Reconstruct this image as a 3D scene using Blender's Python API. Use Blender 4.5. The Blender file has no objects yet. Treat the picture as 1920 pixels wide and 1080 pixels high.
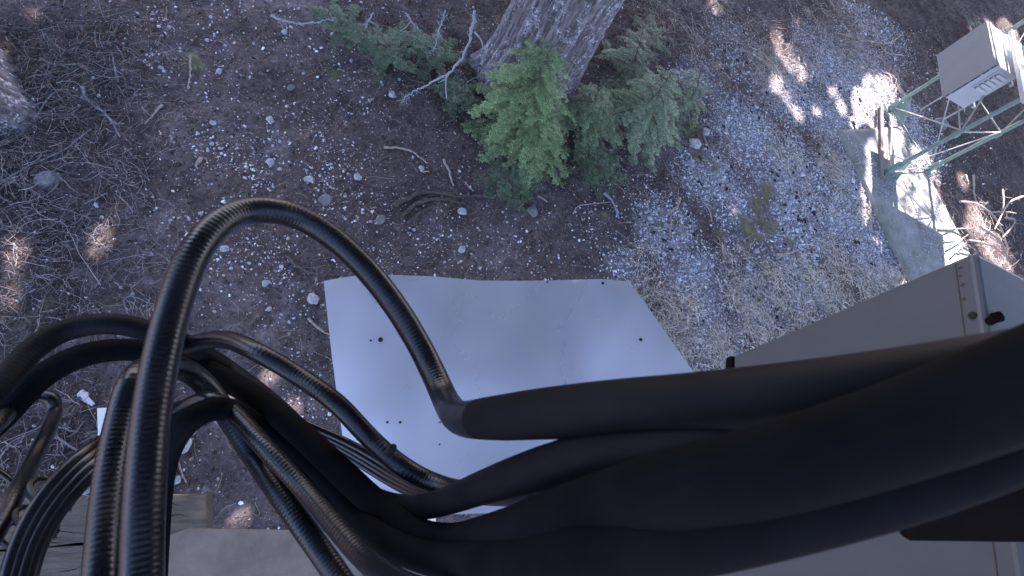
import bpy, math, random
import numpy as np
from mathutils import Vector, Matrix, noise as mnoise

random.seed(7)
rng = np.random.default_rng(11)
scene = bpy.context.scene
col = scene.collection

# ------------------------------------------------------------------ camera, sky, sun, exposure
CAM_Z = 5.0
F = 960.0                                    # focal length in pixels of a 1920 wide frame
_d = np.array([-360.0, -358.0, -F]); _d /= np.linalg.norm(_d)
_up = -_d
_x = np.array([1.0, 0, 0]); _x -= _x.dot(_up) * _up; _x /= np.linalg.norm(_x)
_y = np.cross(_up, _x)
R = np.array([_x, _y, _up])                  # camera axes -> world axes
CAM = np.array([0, 0, CAM_Z])

cam_d = bpy.data.cameras.new('camera')
cam_d.lens = 18.0; cam_d.sensor_width = 36.0
cam_d.dof.use_dof = True; cam_d.dof.focus_distance = 4.0; cam_d.dof.aperture_fstop = 8.5
cam_d.clip_start = 0.02; cam_d.clip_end = 500
cam = bpy.data.objects.new('camera', cam_d); col.objects.link(cam)
m4 = Matrix([[R[i][0], R[i][1], R[i][2], CAM[i]] for i in range(3)] + [[0, 0, 0, 1]])
cam.matrix_world = m4
scene.camera = cam

SUN_EL = math.radians(47); SUN_ROT = math.radians(15)
SUN = np.array([math.sin(SUN_ROT) * math.cos(SUN_EL), math.cos(SUN_ROT) * math.cos(SUN_EL), math.sin(SUN_EL)])
world = bpy.data.worlds.new('World'); scene.world = world; world.use_nodes = True
wn = world.node_tree.nodes; wl = world.node_tree.links
sky = wn.new('ShaderNodeTexSky'); sky.sky_type = 'NISHITA'; sky.sun_disc = False
sky.sun_elevation = SUN_EL; sky.sun_rotation = SUN_ROT
sky.air_density = 1.0; sky.dust_density = 1.5
wl.new(sky.outputs[0], wn['Background'].inputs[0]); wn['Background'].inputs[1].default_value = 0.1
sun_d = bpy.data.lights.new('sun', 'SUN'); sun_d.energy = 5.0; sun_d.angle = math.radians(0.53)
sun_d.color = (1.0, 0.95, 0.87)
sun = bpy.data.objects.new('sun', sun_d); col.objects.link(sun)
sun.rotation_euler = Vector(-SUN).to_track_quat('-Z', 'Y').to_euler(); sun.location = (4, 14, 20)
vs = scene.view_settings
vs.view_transform = 'Standard'; vs.look = 'None'; vs.gamma = 1.0; vs.use_curve_mapping = False
vs.exposure = 3.15
vs.use_white_balance = True
vs.white_balance_temperature = 6180
vs.white_balance_tint = 26

# ------------------------------------------------------------------ positions
def P(px, py, h=CAM_Z):
    "point of the photograph at depth h straight below the camera's height"
    w = R @ np.array([px - 960.0, 540.0 - py, -F])
    return CAM + w * (-h / w[2])

def Q(px, py, zc):
    "point of the photograph at distance zc along the viewing axis"
    return CAM + R @ (np.array([px - 960.0, 540.0 - py, -F]) * (zc / F))

def proj(p):
    c = (np.asarray(p) - CAM) @ R
    return 960 + c[..., 0] * F / -c[..., 2], 540 - c[..., 1] * F / -c[..., 2], -c[..., 2]

def vnoise(x, y, seed=0):
    "smooth value noise, vectorised"
    xi = np.floor(x).astype(np.int64); yi = np.floor(y).astype(np.int64)
    fx = x - xi; fy = y - yi
    fx = fx * fx * (3 - 2 * fx); fy = fy * fy * (3 - 2 * fy)
    def h(a, b):
        n = (a * 374761393 + b * 668265263 + seed * 974634777) & 0x7fffffff
        n = ((n ^ (n >> 13)) * 1274126177) & 0x7fffffff
        return ((n ^ (n >> 16)) & 0xffff) / 65535.0
    return (h(xi, yi) * (1 - fx) + h(xi + 1, yi) * fx) * (1 - fy) + (h(xi, yi + 1) * (1 - fx) + h(xi + 1, yi + 1) * fx) * fy

def fbm(x, y, f, oct=4, seed=0):
    s = 0; a = 1; t = 0
    for k in range(oct):
        s = s + a * vnoise(x * f + 17.3 * k, y * f - 9.1 * k, seed + k); t += a; a *= .5; f *= 2.03
    return s / t

def ground_z(x, y):
    x = np.asarray(x, float); y = np.asarray(y, float)
    z = (fbm(x, y, .45, 3, 1) - .5) * .16 + (fbm(x, y, 3.1, 4, 5) - .5) * .07
    return z

def blob(x, y, pts):
    "zone density: soft discs given as (px, py, radius in metres, weight)"
    d = np.zeros_like(x)
    for px, py, r, w in pts:
        c = P(px, py)
        d = np.maximum(d, w * np.clip(1.35 - np.sqrt((x - c[0]) ** 2 + (y - c[1]) ** 2) / r, 0, 1))
    return d

GRAVEL = [(1250, 430, .5, .8), (1300, 520, .55, .8), (1340, 330, .6, .8), (1400, 400, .6, .75), (1400, 250, .7, .95),
          (1480, 330, .8, .95), (1500, 420, .75, .85), (1470, 170, .8, .7), (1560, 120, .9, .9), (1600, 150, .8, .9), (1620, 110, .8, .8),
          (1580, 400, .7, .95), (1640, 470, .7, .95), (1560, 230, .7, .85), (1330, 620, .6, .7), (1420, 560, .6, .65),
          (1500, 520, .7, .6), (1600, 330, .7, .9), (1310, 150, .5, .5), (1250, 660, .5, .6), (1390, 100, .8, .35),
          (1650, 260, .9, .8), (1720, 430, .9, .6), (1180, 500, .35, .45), (1640, 60, .9, .5), (1380, 1075, .6, .6), (1700, 250, .9, .7)]
PEBBLY = [(460, 300, .55, .9), (500, 480, .6, 1), (420, 430, .5, .8), (560, 260, .5, .6), (380, 90, .7, .5), (520, 560, .4, .6),
          (700, 430, .6, .6), (1000, 480, .5, .35), (1140, 430, .5, .7), (600, 100, .6, .35), (1200, 350, .5, .6), (330, 60, .5, .5),
          (640, 400, .5, .6), (480, 380, .5, 1), (600, 330, .5, .7), (820, 440, .5, .35), (340, 900, .25, .5), (560, 740, .35, .9), (900, 470, .5, .3),
          (680, 250, .5, .25), (1220, 260, .4, .6)]
MOSS = [(1425, 385, .3, 1), (1405, 430, .3, 1), (1430, 410, .3, 1), (1440, 360, .16, .9), (1440, 510, .1, .8), (1300, 245, .22, .9), (1310, 290, .18, .7), (1340, 315, .15, .6), (1240, 420, .06, .9),
        (1268, 418, .07, .9), (612, 130, .16, .9), (365, 120, .14, .6), (1480, 455, .09, .8), (1270, 495, .07, .8), (1350, 440, .08, .6), (1300, 565, .09, .6),
        (850, 385, .2, .5), (930, 330, .2, .5), (1130, 395, .1, .5), (1190, 420, .08, .4), (100, 130, .4, .3), (60, 560, .3, .3), (1440, 460, .08, .6), (205, 560, .2, .25)]
BRUSH = [(40, 300, .7, 1), (150, 300, .6, .8), (60, 420, .6, 1), (180, 420, .5, .6), (60, 560, .5, .8), (200, 560, .45, .55), (130, 110, .6, .9), (250, 200, .35, .5), (150, 180, .5, .9),
         (60, 800, .5, .8), (150, 850, .3, .7), (230, 500, .4, .5), (60, 690, .4, .7), (250, 100, .4, .5)]
DARKSOIL_SHADE = [(1890, 50, 4, 1), (1800, 45, 2.5, 1), (1700, 40, 1.2, .7), (1780, 110, 1.6, 1), (1700, 90, 1.1, .8), (1830, 300, 1.3, 1), (1880, 380, 1.3, 1), (1880, 200, 2.0, 1), (820, 120, .8, .8), (850, 190, .5, .9), (700, 90, .6, .4), (1240, 100, .3, .3),
            (60, 320, 1.0, .6), (120, 130, .7, .7), (1080, 260, .5, .6), (960, 260, .5, .7), (50, 620, .6, .5), (60, 900, .6, .6)]  # dark soil; the deep shade of the upper right corner is included

# ------------------------------------------------------------------ object helpers
def link(o, parent=None, label=None, cat=None, group=None, kind=None):
    if o.name not in col.objects: col.objects.link(o)
    if parent is not None: o.parent = parent
    if label: o['label'] = label
    if cat: o['category'] = cat
    if group: o['group'] = group
    if kind: o['kind'] = kind
    return o

def empty(name, loc, label, cat, group=None):
    o = bpy.data.objects.new(name, None); o.empty_display_size = .1
    o.location = Vector(loc)
    return link(o, None, label, cat, group)

class MB:
    "collects geometry in world space, builds one mesh object"
    def __init__(s): s.v = []; s.f = []; s.c = []; s.n = 0
    def add(s, v, f, c=None):
        v = np.asarray(v, float).reshape(-1, 3)
        s.v.append(v)
        s.f += [tuple(i + s.n for i in q) for q in f]
        if c is not None: s.c.append(np.tile(np.array(c, float), (len(v), 1)))
        s.n += len(v)
    def box(s, c, size, axes=None, chamfer=0.0):
        h = np.array(size) / 2.0
        A = np.eye(3) if axes is None else np.array(axes, float)
        if chamfer <= 0:
            pts = [[sx * h[0], sy * h[1], sz * h[2]] for sz in (-1, 1) for sy in (-1, 1) for sx in (-1, 1)]
            s.add(np.array(c) + np.array(pts) @ A, [(0, 2, 3, 1), (4, 5, 7, 6), (0, 1, 5, 4), (2, 6, 7, 3), (0, 4, 6, 2), (1, 3, 7, 5)])
        else:
            k = chamfer; pts = []; idx = {}
            for sx in (-1, 1):
                for sy in (-1, 1):
                    for sz in (-1, 1):
                        for a in range(3):
                            q = np.array([sx, sy, sz]) * (h - k); q[a] = (sx, sy, sz)[a] * h[a]
                            idx[(sx, sy, sz, a)] = len(pts); pts.append(q)
            f = []
            for a in range(3):
                b, d = (a + 1) % 3, (a + 2) % 3
                for sg in (-1, 1):
                    q = []
                    for (u, w) in ((-1, -1), (1, -1), (1, 1), (-1, 1)):
                        t = [0, 0, 0]; t[a] = sg; t[b] = u; t[d] = w; q.append(idx[(*t, a)])
                    f.append(tuple(q if sg > 0 else q[::-1]))
                for u in (-1, 1):           # edges parallel to a
                    for w in (-1, 1):
                        t0 = [0, 0, 0]; t0[a] = -1; t0[b] = u; t0[d] = w; t1 = list(t0); t1[a] = 1
                        q = [idx[(*t0, b)], idx[(*t1, b)], idx[(*t1, d)], idx[(*t0, d)]]
                        f.append(tuple(q if u * w < 0 else q[::-1]))
            for sx in (-1, 1):
                for sy in (-1, 1):
                    for sz in (-1, 1):
                        q = [idx[(sx, sy, sz, a)] for a in range(3)]
                        f.append(tuple(q if sx * sy * sz > 0 else q[::-1]))
            s.add(np.array(c) + np.array(pts) @ A, f)
    def tube(s, pts, r, n=8, c=None, cap=True):
        pts = np.asarray(pts, float); m = len(pts)
        r = np.full(m, r) if np.isscalar(r) else np.asarray(r, float)
        t = np.gradient(pts, axis=0); t /= np.linalg.norm(t, axis=1)[:, None] + 1e-12
        a = np.array([0, 0, 1.0]) if abs(t[0][2]) < .9 else np.array([1.0, 0, 0])
        u = np.cross(t[0], a); u /= np.linalg.norm(u)
        U = np.zeros((m, 3)); U[0] = u
        for i in range(1, m):
            u = u - t[i] * u.dot(t[i]); u /= np.linalg.norm(u) + 1e-12; U[i] = u
        W = np.cross(t, U)
        an = np.arange(n) * 2 * math.pi / n
        v = pts[:, None, :] + r[:, None, None] * (np.cos(an)[None, :, None] * U[:, None, :] + np.sin(an)[None, :, None] * W[:, None, :])
        f = []
        for i in range(m - 1):
            b = i * n
            for j in range(n):
                k = (j + 1) % n
                f.append((b + j, b + k, b + n + k, b + n + j))
        if cap: f.append(tuple(range(n))[::-1]); f.append(tuple(range((m - 1) * n, m * n)))
        s.add(v.reshape(-1, 3), f, c)
    def cyl(s, p0, p1, r, n=12, c=None): s.tube([p0, p1], r, n, c)
    def build(s, name, mat, parent=None, smooth=False, origin=None, **kw):
        me = bpy.data.meshes.new(name)
        v = np.concatenate(s.v)
        if parent is not None: org = np.array(parent.matrix_basis.translation) if parent.type == 'EMPTY' and parent.parent is None else np.array(parent['_w'] if '_w' in parent else (0, 0, 0))
        elif origin is not None: org = np.array(origin, float)
        else: org = np.array([v[:, 0].mean(), v[:, 1].mean(), v[:, 2].min()])
        me.from_pydata((v - org).tolist(), [], s.f)
        if s.c:
            cc = np.concatenate(s.c); ca = me.color_attributes.new('Col', 'FLOAT_COLOR', 'POINT')
            ca.data.foreach_set('color', np.hstack([cc, np.ones((len(cc), 1))]).astype(np.float32).ravel())
        if smooth: me.polygons.foreach_set('use_smooth', np.ones(len(me.polygons), bool))
        me.materials.append(mat); me.update()
        o = bpy.data.objects.new(name, me)
        if parent is None: o.location = Vector(org)
        link(o, parent, **kw)
        return o

def sub(o, parent_thing):
    "mark a part so that its own sub-parts are placed right (its local frame is its thing's)"
    return o

def fast_mesh(name, V, Fq, C, mat, k, **kw):
    "large mesh from arrays: V (n,3), Fq (m,k) indices, C (n,3) colours"
    me = bpy.data.meshes.new(name)
    V = V.astype(np.float32); Fq = Fq.astype(np.int32)
    me.vertices.add(len(V)); me.vertices.foreach_set('co', V.ravel())
    me.loops.add(Fq.size); me.loops.foreach_set('vertex_index', Fq.ravel())
    me.polygons.add(len(Fq)); me.polygons.foreach_set('loop_start', np.arange(0, Fq.size, k, dtype=np.int32))
    me.polygons.foreach_set('loop_total', np.full(len(Fq), k, dtype=np.int32))
    me.update(calc_edges=True)
    if C is not None:
        ca = me.color_attributes.new('Col', 'FLOAT_COLOR', 'POINT')
        ca.data.foreach_set('color', np.hstack([C, np.ones((len(C), 1))]).astype(np.float32).ravel())
    me.materials.append(mat); me.validate()
    o = bpy.data.objects.new(name, me)
    return link(o, **kw)

# ------------------------------------------------------------------ materials
def material(name, base, rough=.7, metal=0.0, var=.25, vscale=8.0, bump=.0, bscale=60.0, attr=False, spec=.5, stretch=(1, 1, 1), base2=None, rough_var=0.0, trans=0.0, detail=6):
    m = bpy.data.materials.new(name); m.use_nodes = True
    nt = m.node_tree; N = nt.nodes; L = nt.links; b = N['Principled BSDF']
    b.inputs['Roughness'].default_value = rough; b.inputs['Metallic'].default_value = metal
    b.inputs['Specular IOR Level'].default_value = spec
    tc = N.new('ShaderNodeTexCoord'); mp = N.new('ShaderNodeMapping'); mp.inputs['Scale'].default_value = stretch
    L.new(tc.outputs['Object'], mp.inputs[0])
    nz = N.new('ShaderNodeTexNoise'); nz.inputs['Scale'].default_value = vscale; nz.inputs['Detail'].default_value = detail; nz.inputs['Roughness'].default_value = .65
    L.new(mp.outputs[0], nz.inputs['Vector'])
    mr = N.new('ShaderNodeMapRange'); mr.inputs[1].default_value = .3; mr.inputs[2].default_value = .7
    L.new(nz.outputs[0], mr.inputs[0])
    if attr:
        at = N.new('ShaderNodeAttribute'); at.attribute_name = 'Col'
        mr.inputs[3].default_value = 1 - var; mr.inputs[4].default_value = 1 + var
        mx = N.new('ShaderNodeVectorMath'); mx.operation = 'SCALE'
        L.new(at.outputs[0], mx.inputs[0]); L.new(mr.outputs[0], mx.inputs['Scale']); L.new(mx.outputs[0], b.inputs['Base Color'])
    else:
        b2 = base2 if base2 is not None else tuple(max(0, c * (1 - var)) for c in base)
        mx = N.new('ShaderNodeMix'); mx.data_type = 'RGBA'
        L.new(mr.outputs[0], mx.inputs[0]); mx.inputs[6].default_value = (*b2, 1); mx.inputs[7].default_value = (*base, 1)
        L.new(mx.outputs[2], b.inputs['Base Color'])
    if rough_var:
        r2 = N.new('ShaderNodeMapRange'); r2.inputs[1].default_value = .3; r2.inputs[2].default_value = .7
        r2.inputs[3].default_value = rough - rough_var; r2.inputs[4].default_value = rough + rough_var
        n3 = N.new('ShaderNodeTexNoise'); n3.inputs['Scale'].default_value = vscale * .6; n3.inputs['Detail'].default_value = 5
        L.new(mp.outputs[0], n3.inputs['Vector']); L.new(n3.outputs[0], r2.inputs[0]); L.new(r2.outputs[0], b.inputs['Roughness'])
    if bump:
        n2 = N.new('ShaderNodeTexNoise'); n2.inputs['Scale'].default_value = bscale; n2.inputs['Detail'].default_value = 5
        L.new(mp.outputs[0], n2.inputs['Vector'])
        bp = N.new('ShaderNodeBump'); bp.inputs['Strength'].default_value = bump; bp.inputs['Distance'].default_value = .01
        L.new(n2.outputs[0], bp.inputs['Height']); L.new(bp.outputs[0], b.inputs['Normal'])
    if trans:
        b.inputs['Subsurface Weight'].default_value = 0
        b.inputs['Transmission Weight'].default_value = 0
    return m

M = {}
M['soil'] = material('soil', (.1, .07, .06), .95, attr=True, var=.45, vscale=22, bump=.9, bscale=55, spec=.15, detail=9)
M['stone'] = material('stone', (.4, .4, .4), .8, attr=True, var=.2, vscale=60, spec=.3)
M['litter'] = material('litter', (.1, .06, .04), .85, attr=True, var=.2, vscale=30, spec=.2)
M['leaf'] = material('leaf', (.06, .1, .03), .6, attr=True, var=.25, vscale=9, spec=.35)
M['rock'] = material('rock', (.42, .41, .42), .85, var=.45, vscale=25, bump=.5, bscale=60, spec=.3)
M['rock_grey'] = material('rock_grey', (.2, .19, .19), .85, var=.5, vscale=25, bump=.5, bscale=60, spec=.3)
M['rubber'] = material('cable_jacket', (.006, .0065, .009), .32, var=.5, vscale=14, bump=.05, bscale=160, spec=.42, rough_var=.08)
M['rubber_matt'] = material('matt_cable_jacket', (.007, .007, .0085), .8, var=.5, vscale=10, bump=.03, bscale=200, spec=.03)  # same jacket with its sheen cut so the near runs stay dark
M['rubber_mid'] = material('half_matt_cable_jacket', (.007, .007, .009), .6, var=.5, vscale=10, bump=.03, bscale=200, spec=.1)  # jacket with its sheen partly cut, for darker near runs
M['alu'] = material('aluminium_sheet', (.8, .8, .84), .32, metal=.66, var=.22, vscale=1.1, bump=.03, bscale=9, rough_var=.1, stretch=(1.3, 1, 1), detail=2)
M['screw'] = material('dark_screw', (.03, .03, .03), .5, metal=.6)
M['cabinet'] = material('grey_cabinet_paint', (.085, .085, .086), .45, var=.12, vscale=7, bump=.05, bscale=30, spec=.4)
M['galv'] = material('galvanised_steel', (.5, .51, .53), .42, metal=.7, var=.25, vscale=20)
M['box_paint'] = material('pale_grey_enamel', (.36, .36, .38), .4, var=.08, vscale=6, spec=.5)
M['door_paint'] = material('door_grey_enamel', (.21, .21, .215), .45, var=.1, vscale=6, spec=.4)
M['tower'] = material('green_weathered_steel', (.19, .27, .235), .55, metal=.25, var=.4, vscale=14, bump=.15, bscale=90)
M['brace'] = material('pale_weathered_steel', (.36, .38, .35), .6, metal=.3, var=.4, vscale=16, base2=(.2, .2, .17))
M['rust'] = material('rusty_steel', (.24, .2, .18), .8, metal=.2, var=.5, vscale=20, bump=.3, base2=(.1, .06, .045))
M['rust_stain'] = material('rust_stain', (.07, .045, .03), .9, var=.5, vscale=40)
M['wood'] = material('weathered_timber', (.15, .12, .09), .85, var=.55, vscale=5, bump=.8, bscale=30, stretch=(1, 9, 9), spec=.2)
M['slab'] = material('tan_painted_board', (.225, .17, .12), .75, var=.4, vscale=7, bump=.25, bscale=60, detail=9, spec=.3)
M['dark_wood'] = material('dark_brown_bracket', (.011, .008, .007), 1.0, var=.4, vscale=9, spec=.0)
M['white'] = material('white_board', (.7, .7, .72), .6, var=.12, vscale=9)
M['ply'] = material('plywood', (.62, .57, .5), .7, var=.35, vscale=3, stretch=(1, 3, 1))
M['stick'] = material('bleached_stick', (.42, .35, .29), .8, var=.4, vscale=30, bump=.4, bscale=120, base2=(.2, .16, .14), spec=.2)
M['stick_dark'] = material('dark_stick', (.13, .1, .09), .85, var=.5, vscale=30, bump=.4, bscale=120, spec=.2)
M['lichen'] = material('lichen_grey_twig', (.36, .35, .36), .85, var=.4, vscale=60, bump=.5, bscale=150, spec=.2)
M['root'] = material('root_bark', (.12, .09, .08), .9, var=.5, vscale=20, bump=.5, bscale=80, spec=.2, base2=(.05, .04, .035))
M['cone'] = material('cone_brown', (.018, .013, .012), .9, var=.5, vscale=80)
M['teal'] = material('teal_wire', (.02, .16, .2), .5)

def bark_material():
    m = bpy.data.materials.new('furrowed_bark'); m.use_nodes = True
    N = m.node_tree.nodes; L = m.node_tree.links; b = N['Principled BSDF']; b.inputs['Roughness'].default_value = .9
    b.inputs['Specular IOR Level'].default_value = .2
    tc = N.new('ShaderNodeTexCoord'); mp = N.new('ShaderNodeMapping'); mp.inputs['Scale'].default_value = (1, 1, .22); L.new(tc.outputs['Object'], mp.inputs[0])
    at = N.new('ShaderNodeAttribute'); at.attribute_name = 'Col'
    n1 = N.new('ShaderNodeTexNoise'); n1.inputs['Scale'].default_value = 26; n1.inputs['Detail'].default_value = 7; L.new(mp.outputs[0], n1.inputs['Vector'])
    mr = N.new('ShaderNodeMapRange'); mr.inputs[1].default_value = .3; mr.inputs[2].default_value = .7; mr.inputs[3].default_value = .45; mr.inputs[4].default_value = 1.4; L.new(n1.outputs[0], mr.inputs[0])
    sc = N.new('ShaderNodeVectorMath'); sc.operation = 'SCALE'; L.new(at.outputs[0], sc.inputs[0]); L.new(mr.outputs[0], sc.inputs['Scale'])
    n2 = N.new('ShaderNodeTexNoise'); n2.inputs['Scale'].default_value = 9; n2.inputs['Detail'].default_value = 8; n2.inputs['Roughness'].default_value = .75; L.new(tc.outputs['Object'], n2.inputs['Vector'])
    r2 = N.new('ShaderNodeMapRange'); r2.inputs[1].default_value = .5; r2.inputs[2].default_value = .62; L.new(n2.outputs[0], r2.inputs[0])
    n3 = N.new('ShaderNodeTexNoise'); n3.inputs['Scale'].default_value = 45; n3.inputs['Detail'].default_value = 4; L.new(tc.outputs['Object'], n3.inputs['Vector'])
    r3 = N.new('ShaderNodeMapRange'); r3.inputs[1].default_value = .45; r3.inputs[2].default_value = .6; L.new(n3.outputs[0], r3.inputs[0])
    mm = N.new('ShaderNodeMath'); mm.operation = 'MULTIPLY'; L.new(r2.outputs[0], mm.inputs[0]); L.new(r3.outputs[0], mm.inputs[1])
    mx = N.new('ShaderNodeMix'); mx.data_type = 'RGBA'; L.new(mm.outputs[0], mx.inputs[0]); L.new(sc.outputs[0], mx.inputs[6]); mx.inputs[7].default_value = (.5, .5, .54, 1)
    L.new(mx.outputs[2], b.inputs['Base Color'])
    bp = N.new('ShaderNodeBump'); bp.inputs['Strength'].default_value = .8; bp.inputs['Distance'].default_value = .02; L.new(n1.outputs[0], bp.inputs['Height']); L.new(bp.outputs[0], b.inputs['Normal'])
    return m
M['bark'] = bark_material()

# ------------------------------------------------------------------ the ground
def spaced(a, b, step, lo, hi):
    core = np.arange(a, b + step / 2, step); out = []; s = step; x = core[-1]
    while x < hi: s *= 1.25; x += s; out.append(x)
    inn = []; s = step; x = core[0]
    while x > lo: s *= 1.25; x -= s; inn.append(x)
    return np.array(inn[::-1] + list(core) + out)
gx = spaced(-4.5, 17, .05, -60, 80); gy = spaced(-1.6, 13.5, .05, -60, 80)
GX, GY = np.meshgrid(gx, gy); GZ = ground_z(GX, GY)
gd = blob(GX, GY, GRAVEL); ms = blob(GX, GY, MOSS); dk = blob(GX, GY, DARKSOIL_SHADE); pb = blob(GX, GY, PEBBLY); br_ = blob(GX, GY, BRUSH)
n1 = fbm(GX, GY, 1.3, 5, 40)[..., None]; n2 = fbm(GX, GY, 8, 4, 60)[..., None]
soil = np.array([.118, .094, .087]) * (.5 + .9 * n1) * (.25 + 1.5 * n2)
red = np.clip((fbm(GX, GY, .9, 3, 90) - .5) * 4, 0, 1)[..., None]
soil = soil * (1 - .5 * red) + .5 * red * np.array([.105, .066, .055])
grv = np.array([.3, .28, .28]) * (.5 + 1.0 * n2)
g_ = np.clip(gd * 1.2 - .1, 0, 1)[..., None]
colr = soil * (1 - g_) + grv * g_
d_ = np.clip(dk, 0, 1)[..., None]; colr = colr * (1 - .55 * d_)  # darker soil, with the upper right's deep shade painted into the colour
mo = (np.clip(ms * 1.8 + (n2[..., 0] - .5) * 5.5 - .75, 0, 1) * np.clip(ms * 1.6, 0, .9))[..., None]
colr = colr * (1 - mo) + mo * np.array([.105, .105, .045]) * (.5 + n2)
GZ = GZ + mo[..., 0] * .025
ny, nx = GX.shape
V = np.stack([GX, GY, GZ], -1).reshape(-1, 3)
ii = np.arange(ny - 1)[:, None] * nx + np.arange(nx - 1)[None, :]
Fq = np.stack([ii, ii + 1, ii + 1 + nx, ii + nx], -1).reshape(-1, 4)
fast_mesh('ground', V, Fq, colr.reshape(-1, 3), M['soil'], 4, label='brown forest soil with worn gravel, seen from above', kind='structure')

def visible(x, y, mar=120):
    px, py, zc = proj(np.stack([x, y, np.zeros_like(x)], -1))
    return (px > -mar) & (px < 1920 + mar) & (py > -mar) & (py < 1080 + mar) & (zc > 0)

def scatter(n, x0=-4.4, x1=12.0, y0=-1.5, y1=9.2):
    x = rng.uniform(x0, x1, n); y = rng.uniform(y0, y1, n)
    k = visible(x, y); return x[k], y[k]

OCT = np.array([[1, 0, 0], [-1, 0, 0], [0, 1, 0], [0, -1, 0], [0, 0, 1], [0, 0, -1]], float)
OCTF = np.array([[0, 2, 4], [2, 1, 4], [1, 3, 4], [3, 0, 4], [2, 0, 5], [1, 2, 5], [3, 1, 5], [0, 3, 5]])
phi = (1 + 5 ** .5) / 2
ICO = np.array([[-1, phi, 0], [1, phi, 0], [-1, -phi, 0], [1, -phi, 0], [0, -1, phi], [0, 1, phi], [0, -1, -phi], [0, 1, -phi], [phi, 0, -1], [phi, 0, 1], [-phi, 0, -1], [-phi, 0, 1]], float)
ICO /= np.linalg.norm(ICO[0])
ICOF = np.array([[0, 11, 5], [0, 5, 1], [0, 1, 7], [0, 7, 10], [0, 10, 11], [1, 5, 9], [5, 11, 4], [11, 10, 2], [10, 7, 6], [7, 1, 8], [3, 9, 4], [3, 4, 2], [3, 2, 6], [3, 6, 8], [3, 8, 9], [4, 9, 5], [2, 4, 11], [6, 2, 10], [8, 6, 7], [9, 8, 1]])

def stones(name, x, y, size, colors, label, base=ICO, faces=ICOF, sink=.25, zoff=None):
    n = len(x)
    j = 1 + rng.uniform(-.28, .28, (n, len(base), 1))
    v = base[None] * j * (size[:, None, None] * np.stack([rng.uniform(.7, 1.2, n), rng.uniform(.55, 1.0, n), rng.uniform(.4, .75, n)], -1)[:, None, :])
    a = rng.uniform(0, 6.28, n); c, s = np.cos(a)[:, None], np.sin(a)[:, None]
    tl = rng.normal(0, .3, n)[:, None]
    vx = v[..., 0] * c - v[..., 1] * s; vy = v[..., 0] * s + v[..., 1] * c
    vz = v[..., 2] + vx * tl
    z = ground_z(x, y) + size * (.5 - sink) if zoff is None else zoff
    V = np.stack([vx + x[:, None], vy + y[:, None], vz + z[:, None]], -1).reshape(-1, 3)
    Fq = (faces[None] + (np.arange(n) * len(base))[:, None, None]).reshape(-1, 3)
    C = np.repeat(colors, len(base), 0)
    return fast_mesh(name, V, Fq, C, M['stone'], 3, label=label, kind='stuff')

def stone_colors(n, lo, hi, warm=.0):
    v = rng.uniform(lo, hi, n)[:, None]
    t = rng.normal(0, .04, (n, 1))
    return np.clip(v * (1 + np.hstack([t + warm, t * .2, -t + .03])), .01, .9)

# gravel on the right
x, y = scatter(560000)
d = blob(x, y, GRAVEL); pn = fbm(x, y, 2.4, 3, 21)
m_ = blob(x, y, MOSS)
keep = (rng.random(len(x)) < np.clip(d * 1.5 * (.45 + .8 * pn) - .08, 0, 1) * .95) & (rng.random(len(m_)) > m_ * .85)
x, y = x[keep], y[keep]
print('gravel', len(x))
sz = rng.lognormal(math.log(.0125), .35, len(x))
cl = stone_colors(len(x), .26, .72); dark = rng.random(len(x)) < .2; cl[dark] *= .45
stones('gravel', x, y, sz, cl, 'pale crushed gravel spread over the right of the ground', OCT, OCTF)
# pebbles in the brown soil
x, y = scatter(420000)
d = blob(x, y, PEBBLY); pn = fbm(x, y, 3.3, 3, 25)
keep = rng.random(len(x)) < np.clip((d * .5 * np.clip(pn * 3.2 - .9, 0, 1.6) + .04), 0, 1) * .85
x, y = x[keep], y[keep]; print('pebbles', len(x))
sz = rng.lognormal(math.log(.0068), .5, len(x)).clip(.003, .024)
pcl = stone_colors(len(x), .25, .85) * np.where(rng.random((len(x), 1)) < .3, np.array([[1.0, .8, .66]]), 1.0)
stones('pebbles', x, y, sz, pcl, 'small white and grey pebbles strewn in brown soil')
# darker crumbs of soil and bark
x, y = scatter(400000, x1=17.0, y1=13.0)
d = blob(x, y, GRAVEL); k = rng.random(len(x)) < (1 - .75 * d) * .55; x, y = x[k], y[k]
sz = rng.lognormal(math.log(.008), .45, len(x)).clip(.003, .025)
c0 = np.array([.085, .06, .05]) * rng.uniform(.35, 1.7, len(x))[:, None]
stones('soil_crumbs', x, y, sz, c0, 'dark crumbs of soil and bark on the forest floor', OCT, OCTF)

def litter(name, x, y, L_, W_, colors, label, tilt=.35, lift=.006, mat='litter'):
    n = len(x); a = rng.uniform(0, 6.28, n)
    dx = np.cos(a) * L_ / 2; dy = np.sin(a) * L_ / 2; wx = -np.sin(a) * W_ / 2; wy = np.cos(a) * W_ / 2
    z = ground_z(x, y) + lift + rng.uniform(0, .012, n); tz = rng.normal(0, tilt, n) * L_ / 2; tw = rng.normal(0, tilt, n) * W_
    V = np.stack([np.stack([x - dx - wx * .3, y - dy - wy * .3, z - tz - tw], -1), np.stack([x - wx, y - wy, z - tw + L_ * .1], -1), np.stack([x + dx, y + dy, z + tz], -1), np.stack([x + wx, y + wy, z + tw + L_ * .1], -1)], 1).reshape(-1, 3)
    Fq = np.arange(4 * n).reshape(n, 4)
    return fast_mesh(name, V, Fq, np.repeat(colors, 4, 0), M[mat], 4, label=label, kind='stuff')
x, y = scatter(780000, x1=17.0, y1=13.0)
d = blob(x, y, GRAVEL); k = rng.random(len(x)) < (1 - .6 * d) * .55 * np.where(x + y > 16, .5, 1); x, y = x[k], y[k]; n = len(x)
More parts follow.
